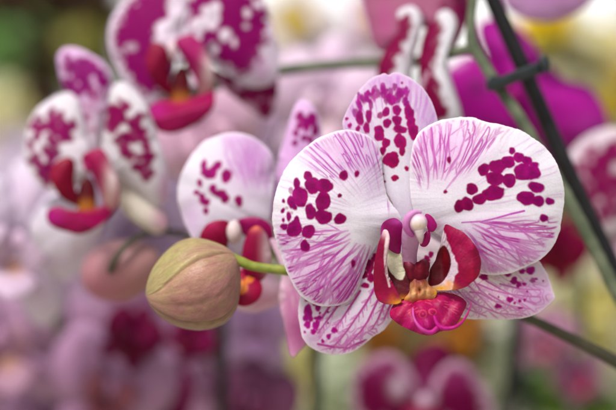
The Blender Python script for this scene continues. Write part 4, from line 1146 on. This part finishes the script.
def orchid(cx, cy, size, rot, d, label, body, spot=None, lipc=(170, 20, 80), yellow=(220, 160, 50), group=None, tiltx=1.0, cover=0.45, rimc=None, skip=(), back_stalk=True, seed=1):
    F = root('orchid_flower', P(cx, cy, d), label, 'orchid', group)
    k = size / 100.0
    ca, sa = math.cos(rot), math.sin(rot)
    def tf(pts, mirror=False):
        out = []
        for x, y in pts:
            if mirror: x = -x
            x *= k * tiltx; y *= k
            out.append((cx + x * ca - y * sa, cy + x * sa + y * ca))
        return out[::-1] if mirror else out
    def pt(x, y): return tf([(x, y)])[0]
    dep = k * 22
    def painter(region_s, tag):
        def _f(g):
            if spot is not None:
                c = np.mean(region_s, 0)
                reg = [tuple(c + (np.array(q) - c) * 0.82) for q in region_s]
                g.blotch(reg, spot, 1 - cover, 0.13 * 60 / size, 0.95, seed * 13 + tag, 0.1, max(3, size * 0.08))
            else:
                c = np.mean(region_s, 0)
                g.haze(c[0], c[1], size * 0.5, size * 0.5, tuple(np.array(body) * 0.82 + np.array((200, 90, 180)) * 0.18), 0.6)
            if rimc is not None: g.rim(smooth(region_s, 70), rimc, size * 0.09, 0.85)
        return _f
    def put(nm, reg, tipxy, d0, d1, tag):
        bg_petal(F, nm, reg, (cx, cy), pt(*tipxy), d + d0, d + d1, body, painter(reg, tag), 80, 20, bulge=dep * 0.4, curl=dep * 0.3, ruffle=dep * 0.1, ph=tag * 1.3 + seed, res=1.5)
    if 'dorsal' not in skip: put('dorsal_sepal', tf(CAN['dorsal']), (0, -116), -3, -3 - dep * 0.3, 1)
    put('lateral_sepal', tf(CAN['sepal_r']), (60, 100), -3, -3 - dep * 0.3, 2)
    put('lateral_sepal', tf(CAN['sepal_r'], True), (-60, 100), -3, -3 - dep * 0.3, 3)
    put('petal', tf(CAN['petal_r']), (104, -20), 0, dep * 0.1, 4)
    put('petal', tf(CAN['petal_r'], True), (-104, -20), 0, dep * 0.1, 5)
    LPx = bpy.data.objects.new('lip', None); COL.objects.link(LPx); LPx.parent = F
    for mi in (False, True):
        r = tf(CAN['lobe_r'], mi)
        bg_petal(LPx, 'side_lobe', r, pt(0, 30), tuple(np.mean(r, 0)), d + 2, d + 2 + dep * 0.6, lipc, None, 50, 12, mat=M_LIP, bulge=1, curl=1, ruffle=0.2, res=1.5)
    m = tf(CAN['mid'])
    mc = pt(0, 40)
    bg_petal(LPx, 'mid_lobe', m, pt(0, 30), pt(0, 84), d + 2, d + 2 + dep * 0.8, lipc, lambda g: g.haze(mc[0], mc[1], 16 * k, 14 * k, yellow, 0.95), 60, 14, mat=M_LIP, bulge=1.5, curl=1, ruffle=0.2, res=1.5)
    q = pt(0, 4)
    lump('column', F, q[0], q[1], d + 4, 9 * k, 15 * k, 4 * k + 1, M_LIP, color=tuple(np.array(body) * 0.7 + np.array((200, 120, 170)) * 0.3), nu=20, nv=12)
    if back_stalk:
        e = pt(20, -30)
        tube('pedicel', F, [(cx, cy, d - 4), (e[0], e[1], d - 22), (e[0] + 12, e[1] + 30, d - 40), (e[0] + 20, e[1] + 120, d - 46)], [4.5 * k * 1.4, 4, 4, 4], M_STEM, 10, 5)
    return F


LILAC = (214, 186, 218); PINKW = (224, 200, 220); MAUVE = (176, 128, 166); DUSK = (142, 92, 128)
GP = None
orchid(20, 238, 74, 0.2, -120, 'pale lilac white orchid with a small orange lip at the left edge', (228, 218, 232), None, (204, 178, 202), (196, 140, 90))
orchid(-2, 335, 74, -0.3, -190, 'dusky mauve orchid with an ochre lip in the lower left corner', (196, 160, 190), None, (170, 126, 150), (176, 130, 90))
orchid(112, 384, 62, 0.25, -185, 'mauve orchid with a brownish red lip near the bottom left', (190, 148, 182), None, (148, 84, 100), (140, 70, 70))
orchid(64, 420, 60, -0.4, -230, 'dusky lilac orchid half below the bottom edge at the left', (180, 140, 174), None, (150, 90, 130), (150, 90, 60))
orchid(132, 336, 30, 0.5, -170, 'small dark crimson orchid below the pink hanging bud', (104, 2, 52), None, (90, 0, 40), (110, 10, 50))
orchid(160, 398, 34, -0.2, -200, 'deep magenta orchid at the bottom edge under the closed bud', (140, 10, 88), None, (120, 4, 60), (150, 40, 60))
orchid(192, 338, 24, 0.9, -190, 'little crimson orchid just under the closed bud', (128, 8, 72), None, (110, 4, 50), (120, 20, 50))
orchid(258, 320, 44, 0.1, -200, 'pale violet orchid right of the closed bud and below it', (208, 178, 216), None, (184, 140, 190), (190, 140, 150))
orchid(252, 400, 46, 0.3, -210, 'dark mauve orchid on the bottom edge left of the middle', (142, 88, 122), None, (118, 50, 90), (110, 50, 60))
orchid(205, 135, 60, -0.5, -150, 'pale pink orchid between the blotched flowers, mostly covered', (232, 200, 218), None, (224, 180, 204), (214, 160, 170))
orchid(328, 100, 58, 0.15, -175, 'soft pink white orchid under the level side stem', (234, 214, 230), None, (228, 200, 218), (214, 190, 190))
orchid(300, 30, 40, 2.6, -420, 'white orchid with a yellow lip high up behind the side stem', (226, 222, 220), None, (216, 190, 40), (220, 190, 30))
orchid(380, 24, 34, 2.9, -330, 'small white and magenta orchid with a yellow heart at the top edge', (222, 204, 216), (190, 40, 140), (214, 180, 40), (220, 180, 30), cover=0.4)
FT = root('orchid_flower', P(550, -40, -115), 'pale lilac orchid cut by the top edge right of the stake', 'orchid')
bg_petal(FT, 'petal', [(498, -34), (552, -44), (604, -34), (596, -6), (582, 10), (562, 19.5), (540, 22), (518, 16), (504, 2)], (550, -40), (550, 20), -110, -106, (208, 160, 206), lambda g: g.haze(550, -6, 30, 14, (190, 120, 186), 0.6), bulge=4)
bg_petal(FT, 'petal', [(545, -42), (520, -66), (540, -100), (575, -100), (590, -68)], (550, -42), (555, -100), -112, -116, (208, 160, 206), None)
lump('column', FT, 550, -40, -106, 6, 8, 3, M_LIP, color=(200, 120, 180))
FR = root('orchid_flower', P(640, 215, -125), 'white rimmed crimson mottled orchid cut by the right edge', 'orchid')
o = [(566, 168), (571, 152), (582, 140), (595, 132), (613, 128), (636, 132), (652, 152), (656, 192), (642, 218), (614, 234), (590, 228), (573, 208), (566, 188)]
def _p(g):
    g.cluster([(576, 170), (584, 152), (600, 143), (630, 142), (642, 170), (636, 205), (610, 220), (590, 214), (578, 194)], 110, 3, 6, (136, 10, 84), 21, soft=1.2)
bg_petal(FR, 'petal', o, (648, 212), (568, 160), -122, -118, (228, 212, 222), _p, 110, 30)
bg_petal(FR, 'dorsal_sepal', [(632, 205), (640, 160), (655, 130), (672, 160), (665, 205)], (648, 212), (655, 130), -128, -132, (206, 150, 190), None)
bg_petal(FR, 'petal', [(650, 205), (670, 170), (710, 160), (730, 190), (712, 225), (672, 232)], (650, 212), (730, 190), -122, -118, (226, 208, 220), None)
bg_petal(FR, 'lateral_sepal', [(636, 222), (612, 240), (598, 268), (612, 282), (634, 262), (648, 236)], (645, 218), (602, 278), -127, -130, (220, 186, 206), None)
bg_petal(FR, 'mid_lobe', [(634, 226), (650, 220), (664, 228), (660, 250), (646, 258), (634, 246)], (648, 222), (648, 256), -119, -112, (150, 10, 66), None, mat=M_LIP, bulge=1, curl=1, ruffle=0.3)
lump('column', FR, 648, 214, -119, 7, 9, 3, M_LIP, color=(220, 186, 200))
orchid(558, 250, 30, 0.4, -190, 'deep red orchid between the large flower and the slanting stem', (150, 8, 66), None, (130, 4, 40), (150, 30, 50))
orchid(548, 338, 30, 0.2, -250, 'dusty pink orchid behind the dark spike at the lower right', (182, 136, 160), None, (170, 90, 120), (180, 110, 110))
orchid(578, 376, 26, -0.4, -260, 'mauve and magenta orchid below the dark spike at the right edge', (176, 128, 162), (170, 30, 110), (170, 40, 100), (190, 120, 90), cover=0.35)
# ---- dark orchid below
FB = root('orchid_flower', P(425, 395, -160), 'dark magenta orchid with pale rims and white heart on the bottom edge', 'orchid')
for nm, o, base, tip, pol in (
        ('petal', [(420, 398), (414, 378), (404, 362), (390, 353), (372, 358), (356, 371), (351, 390), (354, 412), (368, 428), (394, 426), (412, 412)], (420, 402), (354, 385),
         [(360, 382), (370, 370), (388, 366), (402, 376), (412, 396), (400, 414), (372, 416), (360, 402)]),
        ('petal', [(430, 398), (436, 376), (450, 362), (466, 364), (480, 380), (492, 402), (492, 424), (474, 436), (450, 430), (436, 414)], (430, 402), (490, 405),
         [(438, 392), (448, 374), (462, 374), (474, 390), (482, 410), (474, 426), (452, 420), (440, 408)])):
    def _p(g, pol=pol):
        g.poly([tuple(np.mean(pol, 0) + (np.array(q) - np.mean(pol, 0)) * 1.12) for q in pol], (112, 0, 62), 3, 1, 8, 4); g.haze(np.mean(pol, 0)[0], np.mean(pol, 0)[1] - 20, 26, 14, (160, 50, 120), 0.5)
        g.haze(398, 386, 9, 12, (220, 196, 214), 0.9); g.haze(428, 392, 8, 12, (214, 180, 206), 0.8)
    bg_petal(FB, nm, o, base, tip, -154, -156, (206, 164, 190), _p)
o = [(416, 400), (410, 376), (414, 356), (426, 345), (440, 342), (451, 350), (454, 366), (444, 386), (434, 400)]
bg_petal(FB, 'dorsal_sepal', o, (425, 400), (438, 343), -160, -164, (116, 4, 66), lambda g: g.haze(425, 385, 12, 16, (170, 70, 130), 0.6))
o = [(410, 410), (395, 430), (380, 460), (400, 475), (418, 455)]
bg_petal(FB, 'lateral_sepal', o, (420, 405), (392, 470), -160, -164, (170, 90, 140), None)
o = [(432, 410), (450, 432), (462, 460), (446, 475), (430, 455)]
bg_petal(FB, 'lateral_sepal', o, (428, 405), (452, 470), -160, -164, (170, 90, 140), None)
o = [(404, 410), (420, 404), (438, 410), (442, 428), (424, 444), (406, 430)]
bg_petal(FB, 'mid_lobe', o, (422, 405), (424, 442), -150, -144, (130, 4, 60), None, mat=M_LIP)
lump('column', FB, 424, 402, -150, 6, 8, 3, M_LIP, color=(210, 170, 196))

# ---- pink bud on its stalk, left
PB = root('orchid_bud', P(118, 272, -80), 'blurred dusty pink bud left of the closed green one, under a thin dark stalk', 'flower bud')
def pbp(X, Y, Dp):
    t = sstep(235, 300, Y)[:, None]
    s = sstep(90, 150, X)[:, None]
    a = lin((196, 146, 152)) * (1 - t) + lin((160, 88, 108)) * t
    return a * (1 - 0.5 * s) + lin((140, 108, 92)) * 0.5 * s
lump('bud_sepals', PB, 121, 270, -80, 44, 31, 13, M_BUD, paint=pbp, rot=-0.25, wob=0.05, seed=5, nu=60, nv=36)
tube('pedicel', PB, [(110, 272, -66), (114, 262, -64), (124, 248, -64), (138, 237, -68), (156, 232, -76), (190, 236, -84), (240, 262, -70)], [3.4, 3.6, 3.4, 3.4, 3.4, 3.6, 4], M_DARKSTEM, 12, 8)

# ---- stakes behind
for lab, pts, r in (('dark upright stake blurred below the closed bud', [(222, 250, -170), (222, 330, -170), (223, 440, -170)], 5.5),
                    ('dark leaning stake blurred in the lower left corner', [(60, 300, -230), (50, 360, -230), (42, 440, -230)], 5),
                    ('dark upright stake blurred below the left sepal of the large flower', [(320, 300, -190), (317, 350, -190), (314, 440, -190)], 6),
                    ('dark upright stake blurred below the right sepal of the large flower', [(520, 300, -200), (515, 350, -200), (506, 440, -200)], 7)):
    s_ = tube('plant_stake', None, pts, [r] * 3, M_STAKE, 12, 8)
    s_['label'] = lab; s_['category'] = 'plant stake'

# =================================================================== FAR GARDEN
def leaf_cloud(name, label, cat, centre, radii, n, leaf, cols, seed, kind=None, group=None, upright=0.3):
    """a leafy plant: a stem and many bent leaves of uneven size through its volume"""
    R = np.random.default_rng(seed)
    base = np.array([centre[0], centre[1], centre[2] - radii[2]])
    F = root(name, base, label, cat, group)
    V = []; Fc = []; C = []
    clumps = R.normal(0, 0.5, (9, 3))
    for i in range(n):
        q = clumps[R.integers(9)] + R.normal(0, 0.33, 3)
        p = np.array(centre) + np.clip(q, -1.1, 1.1) * radii
        L = leaf * R.uniform(0.6, 1.4); w = L * R.uniform(0.22, 0.4)
        a = R.uniform(0, 2 * math.pi); e = R.uniform(-0.6, 1.2)
        ax = np.array([math.cos(a) * math.cos(e), math.sin(a) * math.cos(e), math.sin(e)])
        sd = np.cross(ax, [0, 0, 1.0]); sd /= np.linalg.norm(sd) + 1e-9
        nn = np.cross(sd, ax)
        k = len(V)
        for t, ww, b in ((0, 0.1, 0), (0.3, 0.9, 0.05), (0.65, 0.85, 0.02), (1, 0.05, -0.12)):
            for s in (-1, 1):
                V.append(p + ax * L * t + sd * s * ww * w + nn * L * b)
        for j in range(3):
            Fc.append((k + 2 * j, k + 2 * j + 1, k + 2 * j + 3, k + 2 * j + 2))
        c = lin(cols[R.integers(len(cols))]) * R.uniform(0.75, 1.25)
        C += [c] * 8
    mesh_obj('leaves', V, Fc, M_LEAF, F, np.array(C))
    tube3('stem', F, [base - np.array([0, 0, 0.05]), base + np.array([0.01, 0, radii[2] * 0.8]), np.array(centre)], [radii[0] * 0.06, radii[0] * 0.05, radii[0] * 0.03], M_DARKSTEM, 8, 4)
    return F


def far(x, y, d): return P(x, y, -d)
def rad(x, y, d, dep): k = (D + d * 0.001) / D * S; return np.array([x * k, dep, y * k])


GREENS = [(70, 92, 36), (96, 118, 52), (52, 70, 30), (120, 136, 70)]
OLIVE = [(146, 146, 70), (164, 158, 84), (120, 122, 60), (176, 170, 104)]
BROWN = [(92, 68, 52), (112, 84, 66), (74, 58, 48)]
CREAM = [(240, 232, 176), (228, 224, 164), (248, 244, 208)]
PALE = [(206, 214, 188), (220, 224, 200), (180, 190, 160)]
YEL = [(252, 226, 40), (255, 236, 60), (244, 210, 30)]
WHT = [(252, 250, 238), (246, 244, 226), (250, 248, 244)]
ORG = [(178, 112, 38), (160, 98, 40), (196, 136, 50)]
MAU = [(206, 164, 196), (218, 176, 208), (190, 144, 178)]
for nm, lab, cat, (x, y, d), (rx, ry, dp), n, lf, cols, sd in (
        ('leafy_shrub', 'rounded light green shrub far off at the left edge', 'shrub', (17, 48, 800), (22, 22, 0.06), 260, 0.03, [(140, 186, 104), (170, 206, 140), (120, 164, 90)], 1),
        ('leafy_shrub', 'olive green shrub far off above the left blotched orchid', 'shrub', (86, 44, 1300), (40, 44, 0.12), 300, 0.05, OLIVE, 2),
        ('leafy_shrub', 'brown withered shrub blurred in the top left corner', 'shrub', (40, 2, 600), (56, 12, 0.05), 400, 0.02, BROWN, 3),
        ('leafy_shrub', 'slim dark brown shrub upright behind the left blotched orchid', 'shrub', (46, 78, 600), (9, 34, 0.03), 200, 0.016, BROWN, 33),
        ('leafy_shrub', 'olive brown shrub far off behind the left blotched orchid', 'shrub', (30, 90, 1700), (46, 34, 0.12), 280, 0.05, OLIVE + BROWN, 4),
        ('flowering_shrub', 'cream yellow flowering shrub far off at the left edge', 'shrub', (6, 132, 1300), (34, 28, 0.1), 240, 0.045, CREAM, 5),
        ('flowering_shrub', 'bright yellow flowering plant far off at the right edge', 'shrub', (609, 82, 480), (15, 32, 0.04), 260, 0.016, YEL, 6),
        ('flowering_shrub', 'pale cream flowering plant far off above the magenta orchid', 'shrub', (562, 58, 430), (30, 20, 0.04), 700, 0.022, WHT + CREAM, 7),
        ('flowering_shrub', 'small yellow flowering plant far off near the top edge', 'shrub', (546, 29, 380), (18, 5, 0.02), 160, 0.012, YEL, 8),
        ('flowering_shrub', 'orange flowering plant blurred under the right half of the lip', 'shrub', (464, 346, 330), (15, 22, 0.03), 200, 0.012, ORG, 9),
        ('flowering_shrub', 'small orange plant blurred under the left sepal of the large flower', 'shrub', (384, 338, 340), (13, 14, 0.03), 150, 0.012, ORG, 10),
        ('leafy_shrub', 'pale grey green shrub between the dark stakes at the bottom', 'shrub', (338, 392, 420), (26, 34, 0.03), 260, 0.016, PALE, 11),
        ('leafy_shrub', 'whitish green plant blurred beside the right lower stake', 'shrub', (494, 352, 330), (10, 34, 0.02), 240, 0.012, PALE + WHT, 12),
        ('leafy_shrub', 'fresh green leafy plant low at the right bottom', 'shrub', (572, 408, 330), (26, 13, 0.03), 220, 0.014, [(90, 120, 46), (116, 142, 62), (66, 90, 40)], 13),
        ('leafy_shrub', 'grey green leafy plant right of the dark orchid at the bottom', 'shrub', (534, 394, 400), (18, 26, 0.03), 240, 0.014, [(110, 126, 104), (90, 108, 84)], 14),
        ('flowering_shrub', 'yellow cream plant right of the dark slanting spike', 'shrub', (590, 334, 420), (20, 40, 0.03), 300, 0.014, CREAM + [(214, 200, 110)], 15),
        ('flowering_shrub', 'pale yellow plant blurred below the pale violet orchid', 'shrub', (297, 360, 330), (9, 40, 0.02), 240, 0.012, CREAM, 16),
        ('flowering_shrub', 'cream white plant behind the slanting stem at the right', 'shrub', (566, 286, 420), (22, 13, 0.03), 240, 0.014, CREAM + WHT, 22),
        ('leafy_shrub', 'olive brown plant between the large flower and the dark orchid', 'shrub', (420, 340, 600), (70, 30, 0.04), 320, 0.02, [(150, 144, 104), (128, 116, 84), (176, 170, 136)], 23),
        ('flowering_shrub', 'wide mauve flowering plant far off along the lower left', 'shrub', (100, 372, 700), (130, 66, 0.08), 700, 0.04, MAU, 17),
        ('flowering_shrub', 'lilac white flowering plant far off behind the leftmost orchids', 'shrub', (110, 230, 800), (150, 70, 0.08), 800, 0.045, [(236, 220, 240), (224, 202, 230), (242, 232, 244)], 18),
        ('flowering_shrub', 'pink white flowering plant far off behind the soft pink orchid', 'shrub', (285, 145, 800), (80, 44, 0.08), 500, 0.045, [(242, 226, 238), (236, 210, 230)], 19),
        ('leafy_shrub', 'muted green shrub far off behind the slanting stem', 'shrub', (575, 240, 1100), (50, 60, 0.1), 320, 0.04, [(128, 122, 84), (108, 96, 70)], 20),
        ('leafy_shrub', 'grey olive shrub far off behind the large flower', 'shrub', (410, 330, 1300), (90, 60, 0.1), 420, 0.045, [(140, 142, 104), (118, 122, 86), (160, 158, 124)], 21),
):
    leaf_cloud(nm, lab, cat, far(x, y, d), rad(rx, ry, d, dp), n, lf, cols, sd)

def backdrop(name, label, corners, sag):  # sunlit white cloth added to turn the upper background bright
    F = root(name, np.mean(corners, 0), label, 'backdrop')
    A, B, Cc, Dd = map(np.array, corners)
    n = 24; V = []; Fc = []
    for j in range(n + 1):
        for i in range(n + 1):
            u, v = i / n, j / n
            p = (A * (1 - u) + B * u) * (1 - v) + (Dd * (1 - u) + Cc * u) * v
            p = p + np.array([0, 0, -sag * 4 * u * (1 - u) + sag * 0.15 * math.sin(9 * u + 5 * v)])
            V.append(p)
    for j in range(n):
        for i in range(n):
            k = j * (n + 1) + i
            Fc.append((k, k + 1, k + n + 2, k + n + 1))
    mesh_obj('cloth', V, Fc, M_CLOTH, F)
    for q in (A, B, Cc, Dd):
        tube3('pole', F, [np.array([q[0], q[1], 0.0]), np.array([q[0], q[1], q[2] * 0.5]), q], [0.012] * 3, M_STAKE, 10, 3)


M_CLOTH = plain_material('white_cloth', (236, 236, 238), (246, 246, 246), 20, 0.8, 0.1, 0.002, 0.2, 0.25)
backdrop('bright_backdrop', 'added white cloth awning blurred at the top between the dusky flowers', [(-0.6, 3.3, 1.52), (0.75, 3.3, 1.52), (0.85, 4.6, 2.1), (-0.7, 4.6, 2.1)], 0.03)
backdrop('bright_backdrop', 'added white cloth awning blurred in the top right corner', [(0.95, 3.2, 1.62), (1.9, 3.2, 1.62), (2.1, 4.4, 2.2), (1.05, 4.4, 2.2)], 0.03)

# ground and far hedge
gm = plain_material('ground_soil', (150, 144, 126), (182, 176, 156), 3, 0.9, 0.3, 0.02)
gv = [(-60, -20, 0), (60, -20, 0), (60, 400, 0), (-60, 400, 0)]
gr = mesh_obj('ground', gv, [(0, 1, 2, 3)], gm)
gr['kind'] = 'structure'


def far_hedge():
    R = np.random.default_rng(77)
    V = []; Fc = []; C = []
    for i in range(9000):
        x = R.uniform(-3.0, 3.0); y = R.uniform(5.0, 5.8)
        top = 1.15 + 0.10 * math.sin(x * 2.2 + 1) + 0.08 * math.sin(x * 5.1) + (0.35 if x < -0.75 else 0) + (0.05 if x > 0.7 else 0)
        z = top * R.uniform(0.0, 1.0) ** 0.8
        L = R.uniform(0.06, 0.14); w = L * 0.3
        a = R.uniform(0, 6.28); e = R.uniform(-0.5, 1.0)
        ax = np.array([math.cos(a) * math.cos(e), math.sin(a) * math.cos(e), math.sin(e)])
        sd = np.cross(ax, [0, 0, 1.0]); sd /= np.linalg.norm(sd) + 1e-9
        k = len(V); p = np.array([x, y, z])
        V += [p - ax * L / 2, p + sd * w, p + ax * L / 2, p - sd * w]
        Fc.append((k, k + 1, k + 2, k + 3))
        c = lin([(136, 142, 96), (160, 160, 116), (112, 120, 78), (184, 180, 140)][R.integers(4)]) * R.uniform(0.7, 1.3)
        C += [c] * 4
    o = mesh_obj('hedge_foliage', V, Fc, M_LEAF, None, np.array(C))
    o['kind'] = 'stuff'; o['label'] = 'blurred olive green hedge foliage along the far side of the garden'; o['category'] = 'hedge'


far_hedge()

# =================================================================== LIGHT, WORLD, CAMERA
SUN_EL, SUN_AZ = math.radians(56), math.radians(-28)     # azimuth measured from behind the camera, towards the left
to_sun = Vector((math.sin(SUN_AZ) * math.cos(SUN_EL), -math.cos(SUN_AZ) * math.cos(SUN_EL), math.sin(SUN_EL)))
ld = bpy.data.lights.new('sun', 'SUN'); ld.energy = 2.9; ld.angle = math.radians(13); ld.color = (1.0, 0.975, 0.94)
lo_ = bpy.data.objects.new('sun', ld); COL.objects.link(lo_); lo_.location = (0, -2, 4)
lo_.rotation_euler = (-to_sun).to_track_quat('-Z', 'Y').to_euler()

w = bpy.data.worlds.new('World'); SC.world = w; w.use_nodes = True
nt = w.node_tree
bg = nt.nodes['Background']
sky = nt.nodes.new('ShaderNodeTexSky'); sky.sky_type = 'NISHITA'; sky.sun_disc = False
sky.sun_elevation = SUN_EL
sky.sun_rotation = math.atan2(to_sun.x, to_sun.y)
sky.air_density = 1.0; sky.dust_density = 4.0; sky.ozone_density = 1.0
hs = nt.nodes.new('ShaderNodeHueSaturation'); hs.inputs['Saturation'].default_value = 0.28
nt.links.new(sky.outputs[0], hs.inputs['Color']); nt.links.new(hs.outputs[0], bg.inputs['Color'])
bg.inputs['Strength'].default_value = 0.15

cd = bpy.data.cameras.new('camera'); cam = bpy.data.objects.new('camera', cd); COL.objects.link(cam)
cam.location = (0, -D, H); cam.rotation_euler = (math.pi / 2, 0, 0)
cd.lens = 100; cd.sensor_width = 36; cd.sensor_fit = 'HORIZONTAL'
cd.clip_start = 0.02; cd.clip_end = 1000
cd.dof.use_dof = True; cd.dof.focus_distance = D - 0.004; cd.dof.aperture_fstop = 3.7; cd.dof.aperture_blades = 9
SC.camera = cam

SC.render.engine = 'CYCLES'
SC.cycles.use_denoising = True
try:
    SC.cycles.denoiser = 'OPENIMAGEDENOISE'
except Exception:
    pass
SC.cycles.max_bounces = 8; SC.cycles.transparent_max_bounces = 8
SC.cycles.sample_clamp_indirect = 6
SC.view_settings.view_transform = 'Standard'; SC.view_settings.look = 'None'
SC.view_settings.exposure = 0; SC.view_settings.gamma = 1
